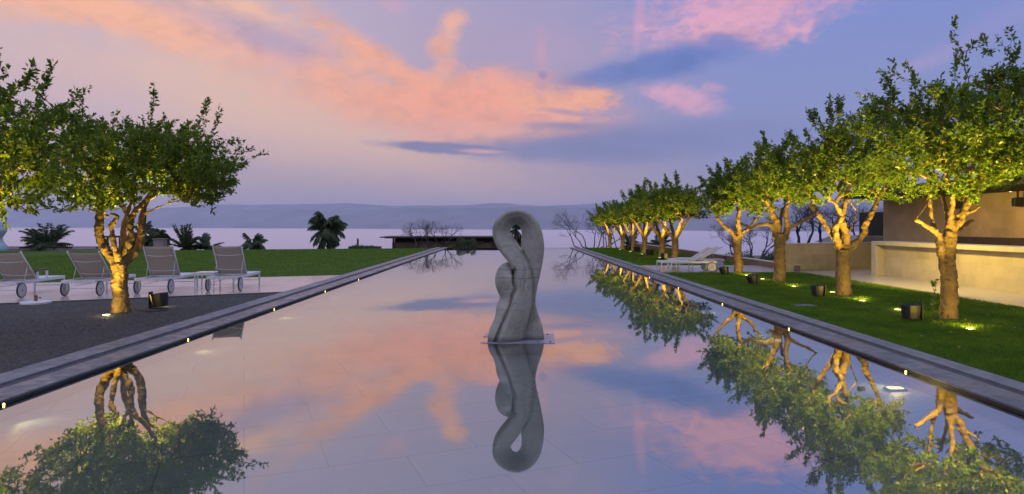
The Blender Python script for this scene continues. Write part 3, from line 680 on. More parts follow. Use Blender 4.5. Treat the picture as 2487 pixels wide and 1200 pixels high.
# ------------------------------------------------------------------ sculpture
SY = 9.2
def S(cx, cy): return ((1100+cx*.3165-VX)*SY/F, CH-(480+cy*.3165-VY)*SY/F)
SC = .3165*SY/F
def loft(b, rows, n=40, ex=2.7):
    """rows: (cx, cy, halfwidth, y centre, half depth, tilt): rounded band swept through the figure"""
    P = [Vector((S(r[0], r[1])[0], 0, S(r[0], r[1])[1])) for r in rows]
    cat, _ = catmull([(p.x, p.y, p.z, 0) for p in P], 5)
    def chan(c):
        pts, _ = catmull([(r[c], 0, 0, 0) for r in rows], 5); return [p.x for p in pts]
    hw, yc, hd, ti, be = chan(2), chan(3), chan(4), chan(5), chan(6); m = len(cat); v = []
    for i, p in enumerate(cat):
        t = (cat[min(i+1, m-1)]-cat[max(i-1, 0)]).normalized(); nrm = Vector((t.z, 0, -t.x))
        for j in range(n):
            a = 2*PI*j/n; c, s_ = math.cos(a), math.sin(a)
            u = math.copysign(abs(c)**(2/ex), c); w = math.copysign(abs(s_)**(2/ex), s_)
            q = p+nrm*(u*hw[i]*SC); q.y = yc[i]+w*hd[i]+ti[i]*u+(be[i]*max(0, .25-u)*(-w if w < 0 else 0)); v.append(q)
    b.add(v, [(i*n+j, i*n+(j+1) % n, (i+1)*n+(j+1) % n, (i+1)*n+j) for i in range(m-1) for j in range(n)]+[tuple(range(n-1, -1, -1)), tuple((m-1)*n+j for j in range(n))])
b = MB()
# right limb, over the top, down across the front and into the body
loft(b, [(622,1116,80,.10,.17,0,0),(622,1060,79,.10,.17,0,0),(621,990,66,.10,.17,0,0),(612,900,44,.09,.16,0,0),(602,800,34,.08,.16,0,0),(602,700,46,.08,.16,0,0),(606,600,64,.07,.16,0,.02),(610,500,80,.06,.16,0,.04),(612,400,90,.04,.17,0,.08),(612,310,82,.02,.17,0,.12),(590,220,72,.0,.16,0,.15),(542,164,64,-.01,.15,0,.16),(482,148,58,-.02,.15,0,.16),(425,168,62,-.03,.15,0,.15),(386,210,68,-.04,.15,0,.13),(371,262,69,-.05,.14,0,.12),(392,328,72,-.06,.14,0,.12),(440,396,73,-.08,.14,0,.12),(494,474,66,-.09,.14,0,.11),(532,555,66,-.09,.15,0,.10),(540,625,76,-.09,.16,-.01,.08),(542,700,78,-.09,.17,-.01,.07),(528,800,92,-.09,.18,-.01,.07),(502,900,102,-.09,.19,-.01,.08),(466,1000,108,-.09,.20,-.01,.10),(438,1080,114,-.09,.21,-.01,.10),(428,1118,118,-.09,.22,-.01,.10)], ex=7)
loft(b, [(455,505,18,.06,.08,0,0),(430,532,40,.03,.14,.02,0),(402,570,60,.01,.16,.06,0),(394,615,70,.0,.17,.08,0),(394,660,71,.0,.17,.08,0),(402,715,63,.0,.17,.08,0),(402,780,43,-.01,.16,.07,0),(372,850,39,-.03,.17,.07,0),(354,920,31,-.04,.17,.06,0),(333,980,31,-.05,.18,.06,0),(304,1040,31,-.06,.19,.05,0),(288,1118,24,-.06,.2,.04,0)], ex=5)
loft(b, [(490,540,46,.09,.12,0,0),(490,600,80,.08,.14,0,0),(490,700,84,.09,.14,0,0),(480,850,85,.14,.14,0,0),(470,1000,112,.14,.16,0,0),(470,1116,155,.14,.17,0,0)])
sc = b.build('sculpture', M['marble'], None, (0, SY+.1, 0), smooth=True)
for v in sc.data.vertices:
    if v.co.z < .0: v.co.z = .0
mo = sc.modifiers.new('remesh', 'REMESH'); mo.mode = 'VOXEL'; mo.voxel_size = .009; mo.use_smooth_shade = True
sm = sc.modifiers.new('smooth', 'SMOOTH'); sm.iterations = 1; sm.factor = .5
bpy.context.view_layer.update()
me_ = bpy.data.meshes.new_from_object(sc.evaluated_get(bpy.context.evaluated_depsgraph_get())); sc.modifiers.clear(); sc.data = me_; me_.name = 'sculpture'
nv = len(me_.vertices); co = np.zeros(nv*3); me_.vertices.foreach_get('co', co); co = co.reshape(-1, 3); no = np.zeros(nv*3); me_.vertices.foreach_get('normal', no); no = no.reshape(-1, 3)
def carve(line, depth, sl, srt, taper=.06):
    """a carved groove that follows a line down the figure, steep on its left side and soft on its right"""
    P_ = np.array([S(*q) for q in line]); xz = co[:, [0, 2]]; best = np.full(nv, 9.); sd_ = np.zeros(nv)
    for a_, b_ in zip(P_[:-1], P_[1:]):
        d_ = b_-a_; t_ = np.clip(((xz-a_)@d_)/(d_@d_), 0, 1); q = a_+t_[:, None]*d_; v_ = xz-q; dd = np.hypot(v_[:, 0], v_[:, 1]); m_ = dd < best
        best[m_] = dd[m_]; sd_[m_] = v_[m_, 0]
    w_ = np.exp(-(best/np.where(sd_ < 0, sl, srt))**1.4)*np.clip(-no[:, 1]*1.6, 0, 1); co[:, 1] += depth*w_
carve([(466,560),(462,640),(474,700),(450,760),(432,830),(405,895),(365,985),(322,1095)], .085, .014, .034)
carve([(540,420),(580,500),(606,580),(616,660),(615,800),(600,880),(572,980),(540,1100)], .05, .022, .012)
carve([(455,300),(500,380),(545,470),(560,560),(556,640),(540,720)], .016, .012, .02)
carve([(400,712),(440,700),(468,704)], .008, .008, .008)
me_.vertices.foreach_set('co', co.ravel()); me_.update()
tag(sc, 'abstract grey marble sculpture with a looped top and teardrop hole, standing in the pool', 'sculpture')
t = thing('base_plate', 'thin wet stone plate at the waterline under the marble sculpture', 'plate', (.05, 9.32, .0))
b = MB(); b.prism([(-.46, -.30), (-.40, -.36), (.56, -.36), (.60, .44), (-.40, .44), (-.44, .18), (-.27, .16), (-.27, -.12), (-.30, -.24)], -.15, .006); b.build('plate', M['plate'], t)
for q in ((.50, .36), (.5, -.28), (-.36, .36)): MB().lathe([(.012, .007), (.012, .016), (.004, .019)], 8, (q[0], q[1], 0)).build('bolt', M['blackmetal'], t)
# ------------------------------------------------------------------ loungers
def make_lounger(label, loc, rz, back, group, arms=False):
    """origin under the head axle; +Y runs to the foot"""
    t = thing('sun_lounger', label, 'sun lounger', loc, rz, group); w = .335; z = .33
    b = MB()
    for s in (-1, 1): b.box(s*w-.018, s*w+.018, -.18, 1.72, z-.035, z+.03)
    b.box(-w+.018, w-.018, -.18, -.14, z-.035, z+.03); b.box(-w+.018, w-.018, 1.68, 1.72, z-.035, z+.03); b.box(-w+.018, w-.018, .60, .63, z-.03, z+.0)
    b.build('frame', M['white'], t, bevel=.004)
    for s in (-1, 1):
        b = MB(); b.box(s*w-.017, s*w+.017, 1.685, 1.722, 0, z-.036); b.build('leg', M['white'], t, bevel=.003)
        b = MB(); b.box(s*w-.015, s*w+.015, -.015, .02, .10, z-.036); b.build('leg', M['white'], t)
        r = .165; c = (s*(w+.04), 0, r)
        wh = MB().lathe([(r-.018, -.012), (r-.018, .012)], 32, c, 'X').build('wheel', M['wheel'], t)
        MB().lathe([(r-.017, -.016), (r-.003, -.014), (r, 0), (r-.003, .014), (r-.017, .016), (r-.017, -.016)], 32, c, 'X', False).build('tyre', M['tyre'], wh)
        MB().lathe([(.0, -.022), (.014, -.022), (.014, .022), (0, .022)], 10, c, 'X').build('hub', M['tyre'], wh)
    b = MB(); b.tube([(-w-.03, 0, .165), (w+.03, 0, .165)], .008, 8); b.tube([(-w, 1.70, .13), (w, 1.70, .13)], .008, 8); b.tube([(-w, .3, .2), (-w, 1.7, .2)], .007, 8); b.build('crossbar', M['white'], t)
    # seat sling, hinge at y=.62, sags a little
    def sling(p0, d, L, n0, W_, sag, mat, name):
        V = []; nu, nv = 12, 10
        for i in range(nu+1):
            for j in range(nv+1):
                u = i/nu*L; s_ = -1+2*j/nv; k = sag*(1-s_*s_)*(.55+.45*math.sin(i/nu*PI))
                V.append(Vector((s_*W_, 0, 0))+Vector(p0)+Vector(d)*u-Vector(n0)*k)
        Fq = [(i*(nv+1)+j, i*(nv+1)+j+1, (i+1)*(nv+1)+j+1, (i+1)*(nv+1)+j) for i in range(nu) for j in range(nv)]
        m = MB(); m.add(V, Fq); o = m.build(name, mat, t, smooth=True)
        so_ = o.modifiers.new('thick', 'SOLIDIFY'); so_.thickness = .006; return o
    sling((0, .62, z+.034), (0, 1, 0), 1.09, (0, 0, 1), w-.02, .03, M['seat'], 'seat')
    a = math.radians(back); d = Vector((0, -math.cos(a), math.sin(a))); nrm = Vector((0, math.sin(a), math.cos(a))); p0 = Vector((0, .62, z+.035)); L = .82
    sling(p0, d, L, nrm, w-.015, .025, M['sling'], 'backrest')
    b = MB()
    for s in (-1, 1):
        b.tube([p0+Vector((s*w, 0, 0)), p0+Vector((s*w, 0, 0))+d*(L+.02)], .016, 8)
        b.lathe([(.02, -.01), (.022, .012), (.01, .03)], 8, tuple(p0+Vector((s*w, 0, 0))+d*(L+.02)))
    for q, sg in ((.72, .05), (.2, .035), (.02, .01)):
        c = p0+d*(q*L); b.tube([c+Vector((s_*w, 0, 0))-nrm*(.012+sg*(1-s_*s_)) for s_ in np.linspace(-1, 1, 9)], .009, 6)
    for s in (-1, 1):
        b.tube([p0+Vector((s*(w-.03), 0, 0))+d*.42, Vector((s*(w-.03), p0.y-.42*math.cos(a)-.12, z+.03))], .007, 6)
    b.build('back_frame', M['white'], t, smooth=True)
    if arms:
        for s in (-1, 1):
            b = MB(); b.box(s*w-.02, s*w+.02, .62, .66, z, z+.20); b.box(s*w-.02, s*w+.02, .98, 1.02, z, z+.20); b.build('armrest_post', M['white'], t, bevel=.004)
            b = MB(); pts = [(s*w, .56+.52*k/8, z+.205+.028*math.sin(PI*k/8)) for k in range(9)]; b.tube(pts, .02, 8); b.build('armrest', M['wood'], t, smooth=True)
    return t
GL = 'white sun loungers on the left stone deck'
def mid(pa, pb, z=GZ):
    a = gp(*pa, z); c = gp(*pb, z); return ((a[0]+c[0])/2, (a[1]+c[1])/2, z)
l3 = mid((335, 713), (413, 712)); l4 = mid((507, 707.5), (582, 706.5)); l2 = mid((158, 720), (242, 717.5))
make_lounger('white sun lounger with taupe back at the right end of the deck row', l4, math.radians(5), 59, GL)
make_lounger('white sun lounger with taupe back, between the tree trunk and the side table', l3, math.radians(5), 60, GL)
make_lounger('white sun lounger partly hidden by the trunk of the gravel tree', l2, math.radians(5), 46, GL)
x, y = gp(47, 724, GZ); make_lounger('white sun lounger with wooden armrests cut off by the left edge', (x-.37, y+.02, GZ), math.radians(6), 47, GL, True)
def side_table(label, loc, rz):
    t = thing('side_table', label, 'table', loc, rz, 'small white side tables by the loungers')
    b = MB(); b.box(-.24, .24, -.24, .24, .40, .425); b.build('table_top', M['white'], t, bevel=.004)
    b = MB()
    for s in (-1, 1): b.box(s*.22-.012, s*.22+.012, -.205, .205, .35, .398); b.box(-.207, .207, s*.22-.012, s*.22+.012, .35, .398)
    b.build('apron', M['white'], t)
    for sx in (-1, 1):
        for sy in (-1, 1):
            b = MB(); b.box(sx*.222-.013, sx*.222+.013, sy*.222-.013, sy*.222+.013, 0, .349); b.build('leg', M['white'], t)
x, y = gp(493, 704, GZ); side_table('small square white side table between the two rightmost deck loungers', (x, y+.25, GZ), math.radians(5))
GR = 'white sun loungers on the right patio'
make_lounger('white sun lounger on the right patio, nearest to the lawn, back raised', (6.85, 22.75, .042), math.radians(90), 33, GR)
make_lounger('white sun lounger on the right patio behind the first one', (7.55, 24.1, .042), math.radians(88), 31, GR)
side_table('small white side table under and between the right patio loungers', (6.2, 23.45, .042), 0)
# parasol base
x, y = gp(87, 735, .05); t = thing('parasol_base', 'white round parasol base with short brown tube at the gravel edge', 'parasol base', (x, y, .03))
MB().lathe([(.27, .0), (.27, .035), (.24, .05), (.05, .055)], 28).build('base_disc', M['white'], t, bevel=.004)
b = MB(); b.lathe([(.032, .055), (.032, .17), (.026, .172)], 14); b.lathe([(.036, .15), (.036, .165)], 14); b.build('tube', M['terra'], t)
MB().tube([(.03, 0, .12), (.085, 0, .12), (.088, 0, .12)], [.006, .006, .022], 8).build('knob', M['terra'], t)
# cable from the trunk
b = MB(); pts, _ = catmull([(-6.93, 11.95, .22, 0), (-6.85, 11.9, .18, 0), (-6.72, 11.9, .08, 0), (-6.5, 12.0, .045, 0), (-6.4, 12.3, .045, 0)], 5); b.tube(pts, .008, 6); o = b.build('cable', M['blackmetal']); tag(o, 'black cable running from the gravel tree trunk to its flood light', 'cable')
b = MB(); pts, _ = catmull([(7.2, 10.95, .16, 0), (7.05, 10.9, .08, 0), (6.95, 10.95, .055, 0), (6.85, 11.0, .05, 0)], 5); b.tube(pts, .009, 6); o = b.build('cable', M['blackmetal']); tag(o, 'black cable at the foot of the big gnarled tree', 'cable')
x, y = gp(1952, 742, .05); b = MB(); b.box(-.20, .20, -.17, .17, 0, .012); o = b.build('drain_cover', M['coping'], loc=(x, y, .05), bevel=.004); tag(o, 'grey square stone cover set in the near right lawn', 'cover')
# ------------------------------------------------------------------ right: bar, walls, building, parapet
t = thing('bar_counter', 'limestone bar counter with a projecting top slab on the right patio', 'counter', (11.6, 14, .042))
b = MB(); b.box(.26, .5, -8, 6.90, 0, .955); b.build('panel', M['lime'], t)
b = MB(); b.box(0, .8, -8, 7.16, .957, 1.075); b.build('top_slab', M['slab'], t, bevel=.006)
b = MB(); b.box(0, .8, 6.902, 7.16, 0, .955); b.build('end_post', M['slab'], t, bevel=.006)
t = thing('garden_wall', 'low limestone wall, lamplight yellow put into its colour, between the patio edge and the bar counter', 'wall')
w0 = (9.66, 22.66); w1 = (13.3, 24.1); d = Vector((w1[0]-w0[0], w1[1]-w0[1], 0)); n_ = Vector((-d.y, d.x, 0)).normalized()*.3
b = MB(); b.prism([w0, w1, (w1[0]+n_.x, w1[1]+n_.y), (w0[0]+n_.x, w0[1]+n_.y)], -.3, .97); b.build('wall', M['limex'], t)
b = MB(); e = d.normalized()*.01; b.prism([(w0[0]-.015, w0[1]-.015), (w1[0], w1[1]-.015), (w1[0]+n_.x, w1[1]+n_.y+.01), (w0[0]+n_.x-.01, w0[1]+n_.y+.01)], .972, 1.0); b.build('wall_cap', M['slab'], t, bevel=.004)
t = thing('parapet', 'low terracotta parapet with pale cap running away along the right lawn', 'wall', (9.78, 22.8, 0))
b = MB(); b.box(0, .22, -.1, 29, -.6, .235); b.build('wall', M['terra'], t); b = MB(); b.box(-.02, .24, -.12, 29, .237, .27); b.build('wall_cap', M['slab'], t, bevel=.004)
t = thing('bar_building', 'brown stone pavilion with dark flat roof behind the bar counter', 'building', (14.5, 14, .042))
b = MB(); b.box(0, .3, -9, 11.6, 0, 2.55); b.build('wall', M['wall'], t)
b = MB(); b.box(.302, 7, 11.3, 11.6, 0, 2.55); b.build('wall', M['limex'], t)
b = MB(); b.box(-1.6, 7.2, -9.2, 11.9, 2.62, 2.9); b.build('roof', M['soffit'], t, bevel=.01)
b = MB(); b.box(-.15, .2, -9, 11.7, 2.551, 2.615); b.build('soffit', M['darkwood'], t)
b = MB(); b.box(-.55, -.003, -9, 7.2, 0, 1.22); b.build('back_bar', M['darkwood'], t, bevel=.01)
b = MB(); b.box(-.02, -.002, 4.0, 4.03, 1.221, 2.55); b.box(-.02, -.002, .5, .53, 1.221, 2.55); b.build('wall_joint', M['darkwood'], t)
def speaker(x, y, z, label):
    t = thing('speaker', label, 'speaker', (x, y, z), math.radians(-20), 'black speakers under the pavilion roof')
    b = MB(); b.box(-.11, .11, -.11, .11, -.13, .12); b.build('cabinet', M['blackmetal'], t, bevel=.02)
    b = MB(); b.box(-.113, -.1105, -.09, .09, -.11, .1); b.build('grille', M['tyre'], t)
    b = MB(); b.box(-.02, .02, -.02, .02, .121, .34); b.build('bracket', M['blackmetal'], t)
speaker(14.25, 18.5, 2.28, 'black speaker hanging under the pavilion roof at the right edge')
speaker(14.25, 20.95, 2.28, 'black speaker under the pavilion roof behind the gnarled tree')
def down(x, y, z, label, p):
    t = thing('ceiling_light', label, 'light', (x, y, z), 0, 'ceiling lamps of the pavilion'); MB().lathe([(.05, 0), (.055, -.03), (.045, -.035)], 16).build('rim', M['blackmetal'], t)
    MB().lathe([(.04, -.03), (.03, -.038), (0, -.04)], 14).build('lens', M['lamp'], t)
    light('lamp', 'SPOT', (0, 0, -.06), p, (1, .50, .18), t, spot_size=math.radians(80), spot_blend=.9, shadow_soft_size=.04)
down(14.2, 20.2, 2.61, 'ceiling lamp warming the pavilion wall above the back bar', 16)
down(14.2, 18.7, 2.61, 'ceiling lamp at the right end of the pavilion wall', 22)
t = thing('roof_structure', 'grey stone roof slope with a dark box behind the garden wall', 'roof')
b = MB(); P = dp(2060, 592, 27); Q = dp(2200, 592, 27); R_ = dp(2200, 574, 27); U = dp(2105, 574, 27)
b.add([P, Q, R_, U]+[p+Vector((0, 3, 0)) for p in (P, Q, R_, U)], [(0,1,2,3),(4,7,6,5),(0,4,5,1),(1,5,6,2),(2,6,7,3),(3,7,4,0)]); b.build('roof', M['beige'], t)
P = dp(2117, 574, 28); Q = dp(2150, 515, 28); b = MB(); b.box(P.x, Q.x, 28, 29, P.z, Q.z); b.build('dark_box', M['soffit'], t)
for yy, w in ((10.6, 'near'), (16.6, 'far')):                     # unseen lamps added in the crowns to light the counter
    t = thing('added_lamp', 'unseen flood lamp added in the tree crown to light the %s half of the counter' % w, 'light', (8.85, yy, 2.5), 0, 'unseen flood lamps added in the tree crowns')
    MB().lathe([(.05, .08), (.065, .0), (.07, -.08), (.06, -.08), (.055, -.02)], 16, axis='X').build('housing', M['blackmetal'], t)
    MB().lathe([(.052, .0), (.03, .012), (0, .014)], 14, (.03, 0, 0), 'X').build('lens', M['lamp'], t)
    l = light('lamp', 'SPOT', (.1, 0, 0), 1000, (1, .70, .15), t, spot_size=math.radians(125), spot_blend=.6, shadow_soft_size=.06)
    l.rotation_euler = Vector((3.0, 1.0 if w == 'near' else .4, -1.9)).to_track_quat('-Z', 'Y').to_euler()
# ------------------------------------------------------------------ beyond the terrace
def palm(px, py_top, py_base, Y, wpx, label, n=26, droop=1.0, seed=1, fan=True, trunkr=.13):
    rg = np.random.default_rng(seed); base = dp(px, py_base, Y); top = dp(px, py_top, Y); R = wpx*Y/F/2; H = top.z-base.z
    zc = max(H-R*.75, .25*H); t = thing('palm_tree', label, 'palm', (base.x, Y, base.z-.3), 0, 'palms beyond the lawn')
    b = MB(); b.tube([(0, 0, 0), (.03, 0, zc*.5), (0, 0, zc+.3)], [trunkr*1.2, trunkr, trunkr*.9], 10); b.build('trunk', M['twig'], t, smooth=True)
    V = []; Fq = []; P = []; D = []; L = []
    bm_ = MB()
    for i in range(n):
        a = rg.uniform(0, 2*PI); e = rg.uniform(-.5-.5*(droop > 1), 1.35); ln = R*rg.uniform(.85, 1.15); p = Vector((0, 0, zc+.3)); d = Vector((math.cos(a)*math.cos(e), math.sin(a)*math.cos(e), math.sin(e))); pts = [p.copy()]
        ns = 9
        for k in range(ns):
            p = p+d*ln/ns; d = (d+Vector((0, 0, -.16*droop*(.3+k/ns)))).normalized(); pts.append(p.copy())
        bm_.tube(pts, [.016*(1-.8*k/ns) for k in range(ns+1)], 3, False)
        side = d.cross(Vector((0, 0, 1))).normalized()
        for k in range(1 if not fan else 3, ns+1):
            tdir = (pts[k]-pts[k-1]).normalized()
            for rep in range(11):
                for s in (-1, 1):
                    P.append(np.array(pts[k-1].lerp(pts[k], rg.uniform()))); dd = tdir*(.7 if fan else .55)+side*s*rg.uniform(.3, .9)+Vector((0, 0, -.75*droop*rg.uniform(.4, 1.2)))
                    D.append(np.array(dd)); L.append(R*(.34 if fan else .24)*rg.uniform(.7, 1.2)*(1 if k < ns-1 else .6))
    bm_.build('stalks', M['twig'], t)
    P = np.array(P); D = np.array(D); L = np.array(L); V, Fq = leaves(P, D, L, L*.07+.008, rg); npmesh('fronds', V, Fq, M['palmleaf'], t)
    return t
palm(797, 517, 606, 50, 104, 'tall drooping fan palm beyond the lawn, left of the low pavilion', 44, 1.5, 2)
palm(118, 556, 608, 43, 120, 'broad palm beyond the lawn near the left edge of the photo', 34, .75, 3, False)
palm(612, 568, 606, 49, 74, 'small round fan palm beyond the lawn between two clumps', 26, 1.2, 4)
palm(382, 556, 608, 46, 64, 'dense drooping palm just right of the gravel tree trunk', 34, 1.8, 5)
palm(350, 540, 606, 47, 60, 'palm half hidden behind the gravel tree limbs', 24, 1.5, 6)
palm(450, 568, 612, 47, 110, 'feathery palm with upright fronds beyond the lawn', 14, .35, 7, False)
palm(500, 574, 612, 48, 80, 'low feathery palm right of the upright fronds', 14, .5, 8, False)
palm(1252, 541, 600, 52, 44, 'small palm seen through the hole of the sculpture', 20, 1.2, 9)
palm(1600, 565, 606, 56, 80, 'bluish palm behind the trunks on the far right lawn', 20, .6, 10, False)
palm(1530, 575, 606, 55, 60, 'low palm behind the farthest small trees', 18, .6, 11, False)
def bare(px, py_top, py_base, Y, wpx, label, seed, n=5, depth=6, r0=.05):
    depth += 1; n += 1
    rg = random.Random(seed); base = dp(px, py_base, Y); H = (py_base-py_top)*Y/F; Wm = wpx*Y/F/2
    t = thing('bare_tree', label, 'tree', (base.x, Y, base.z-.3), 0, 'leafless trees beyond the terrace')
    b = MB(); tw = MB()
    def grow(p, d, L, r, k):
        q = p.copy(); pts = [p.copy()]
        for i in range(3):
            d = (d+Vector([rg.gauss(0, .16) for _ in range(3)])+Vector((0, 0, .04))).normalized(); q = q+d*L/3; pts.append(q.copy())
        (b if k < 2 else tw).tube(pts, [r, r*.9, r*.8, r*.7], 6 if k < 2 else 3, False)
        if k >= depth: return
        for i in range(2 if rg.random() < (.45 if k < 4 else .7) else 3):
            ax = Vector([rg.gauss(0, 1) for _ in range(3)]).normalized(); dd = (d+ax*.75); dd.z = dd.z*.8+.12; 
            grow(q, dd.normalized(), L*rg.uniform(.6, .86), max(r*.62, .004*Y/50), k+1)
    for i in range(n):
        a = rg.uniform(0, 2*PI); x0 = (-.6+1.2*i/max(n-1, 1)+rg.uniform(-.1, .1))*Wm; q = Vector((x0, math.sin(a)*.3, .35))
        b.tube([(0, 0, 0), q*.5+Vector((0, 0, -.05)), q], [r0*1.3, r0*1.1, r0], 6, False)
        grow(q, Vector((x0/Wm*.5+math.cos(a)*.4, math.sin(a)*.35, 1)).normalized(), (H+.3)*.30, r0, 0)
    b.build('trunk', M['baretwig'], t); tw.build('twigs', M['baretwig'], t); return t
bare(1050, 540, 600, 52, 130, 'leafless shrubby tree in front of the low dark-roofed pavilion', 3, 6, 5, .045)
bare(1440, 512, 600, 53, 130, 'leafless tree at the far right corner of the pool', 4, 6, 5, .045)
bare(1500, 540, 604, 54, 90, 'leafless tree behind the farthest small citrus trees', 14, 5, 5, .045)
bare(1815, 548, 628, 34, 130, 'leafless tree beyond the parapet, behind the slim citrus tree', 5, 6, 6, .04)
bare(1980, 505, 600, 30, 170, 'thick-limbed leafless tree behind the lamp-yellow garden wall', 6, 4, 6, .075)
bare(2090, 500, 600, 31, 110, 'leafless tree between the garden wall and the pavilion', 8, 3, 6, .06)
def shrub(px, py_top, py_base, Y, wpx, label, seed, name='shrub'):
    rg = np.random.default_rng(seed); base = dp(px, py_base, Y); H = (py_base-py_top)*Y/F+.3; Wm = wpx*Y/F/2
    t = thing(name, label, 'shrub', (base.x, Y, base.z-.3), 0, 'shrubs beyond the terrace')
    n = 2600; d = rg.normal(size=(n, 3)); d /= np.linalg.norm(d, axis=1, keepdims=True); d[:, 2] = np.abs(d[:, 2])
    lump = 1+.2*np.sin(d[:, 0]*7+seed)*np.sin(d[:, 2]*6); P = d*(rg.uniform(.3, 1, n)**.4*lump)[:, None]*np.array([Wm, Wm*.7, H]); L = rg.uniform(.07, .13, n)*Y/45
    V, Fq = leaves(P, d+rg.normal(0, .6, (n, 3)), L, L*.25, rg); npmesh('foliage', V, Fq, M['bush'], t)
    b = MB()
    for i in range(7): a = i*.9; b.tube([(0, 0, 0), (math.cos(a)*Wm*.5, math.sin(a)*Wm*.3, H*.7)], [.02, .008], 4, False)
    b.build('stems', M['twig'], t)
shrub(1130, 580, 603, 51, 70, 'dark bushy shrub at the far end of the pool left of the sculpture', 1)
shrub(1875, 608, 645, 27, 60, 'green clipped shrub behind the parapet', 2)
shrub(1800, 612, 640, 30, 100, 'dark shrub behind the parapet and the slim citrus tree', 3)
shrub(118, 590, 612, 42.5, 130, 'low dark shrub at the foot of the broad left palm', 4)
shrub(522, 600, 612, 47, 60, 'low dark shrub beyond the lawn left of the small fan palm', 5)
shrub(1560, 590, 608, 52, 160, 'dark low shrub behind the far lawn trunks', 6)
shrub(880, 597, 606, 50, 90, 'thin ground shrub before the low garden wall', 7)
# low pavilion beyond the pool
t = thing('low_pavilion', 'low dark-roofed pavilion with mottled wall beyond the far end of the pool', 'building')
Yp = 60; A_ = dp(922, 575, Yp); B_ = dp(1275, 575, Yp)
b = MB(); b.box(A_.x, B_.x, Yp, Yp+6, A_.z-.10, A_.z); b.box(A_.x+.4, B_.x, Yp+.3, Yp+5.8, A_.z-.16, A_.z-.101); b.build('roof', M['darkwood'], t)
b = MB(); b.box(A_.x+1.0, B_.x-.2, Yp+.8, Yp+5, -2.5, A_.z-.55); b.build('wall', M['bgwall'], t)
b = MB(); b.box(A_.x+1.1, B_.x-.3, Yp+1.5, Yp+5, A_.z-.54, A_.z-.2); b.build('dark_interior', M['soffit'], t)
for k in range(6):
    xx = A_.x+1.05+k*2.3; b = MB(); b.box(xx, xx+.16, Yp+.7, Yp+.78, -2.5, A_.z-.17); b.build('post', M['darkwood'], t)
for k in range(4):
    xx = A_.x+3.2+k*2.3; b = MB(); b.box(xx, xx+1.6, Yp+.7, Yp+.76, A_.z-.5, A_.z-.46); b.build('rail', M['beige'], t)
t = thing('garden_wall', 'low brown wall with cap left of the far pavilion', 'wall'); P = dp(846, 598, 56); Q = dp(925, 598, 56)
b = MB(); b.box(P.x, Q.x, 56, 56.3, -2, P.z-.07); b.build('wall', M['bgwall'], t); b = MB(); b.box(P.x, Q.x, 55.95, 56.35, P.z-.068, P.z); b.build('wall_cap', M['beige'], t)
t = thing('garden_wall', 'long beige wall with dark rail along the far left edge of the lawn', 'wall'); P = dp(-300, 599, 42); Q = dp(262, 599, 42)
b = MB(); b.box(P.x, Q.x, 42, 42.3, -1, P.z-.11); b.build('wall', M['beige'], t); b = MB(); b.box(P.x, Q.x, 41.95, 42.35, P.z-.07, P.z); b.build('rail', M['darkwood'], t)
b = MB()
for k in range(9): xx = P.x+(k+.5)*(Q.x-P.x)/9; b.box(xx, xx+.06, 42.1, 42.2, P.z-.108, P.z-.071)
b.build('rail_posts', M['darkwood'], t)
t = thing('garden_pavilion', 'small dark open pavilion seen between the limbs of the gravel tree', 'building'); P = dp(253, 573, 46); Q = dp(352, 608, 46)
b = MB(); b.box(P.x, Q.x, 46, 48, P.z-.12, P.z); b.build('roof', M['darkwood'], t)
b = MB(); b.box(P.x+.15, Q.x-.15, 47.5, 47.8, Q.z-.3, P.z-.125); b.build('wall', M['soffit'], t)
for k in range(4): xx = P.x+.1+k*(Q.x-P.x-.3)/3; b = MB(); b.box(xx, xx+.1, 46.1, 46.2, Q.z-.3, P.z-.125); b.build('post', M['darkwood'], t)
b = MB(); P = dp(372, 582, 45); Q = dp(397, 612, 45); b.box(P.x, Q.x, 45, 45.5, Q.z-.2, P.z); b.box(P.x-.05, Q.x+.05, 44.95, 45.55, P.z+.002, P.z+.07); o = b.build('stone_pillar', M['beige'], bevel=.01); tag(o, 'short beige stone pillar behind the drooping palm', 'pillar')
P = dp(869, 582, 55); b = MB(); b.tube([(0, 0, -2), (0, 0, P.z), (0, 0, P.z+.12)], [.09, .08, .03], 10); o = b.build('bollard', M['darkwood'], loc=(P.x, 55, 0)); tag(o, 'thin dark post standing at the low brown wall', 'post')
# pale statue at left edge
P = dp(-10, 608, 40); k = 40/F
b = MB(); b.lathe([(r*k, h*k) for r, h in ((24, -6), (26, 0), (26, 8), (20, 14), (15, 22), (13, 30), (17, 38), (22, 46), (21, 53), (15, 60), (14, 66), (10, 70), (4, 73))], 28)
o = b.build('statue', M['pale'], loc=(P.x, 40, P.z), smooth=True); tag(o, 'pale blue-grey curvy statue cut off by the left edge of the photo', 'statue')
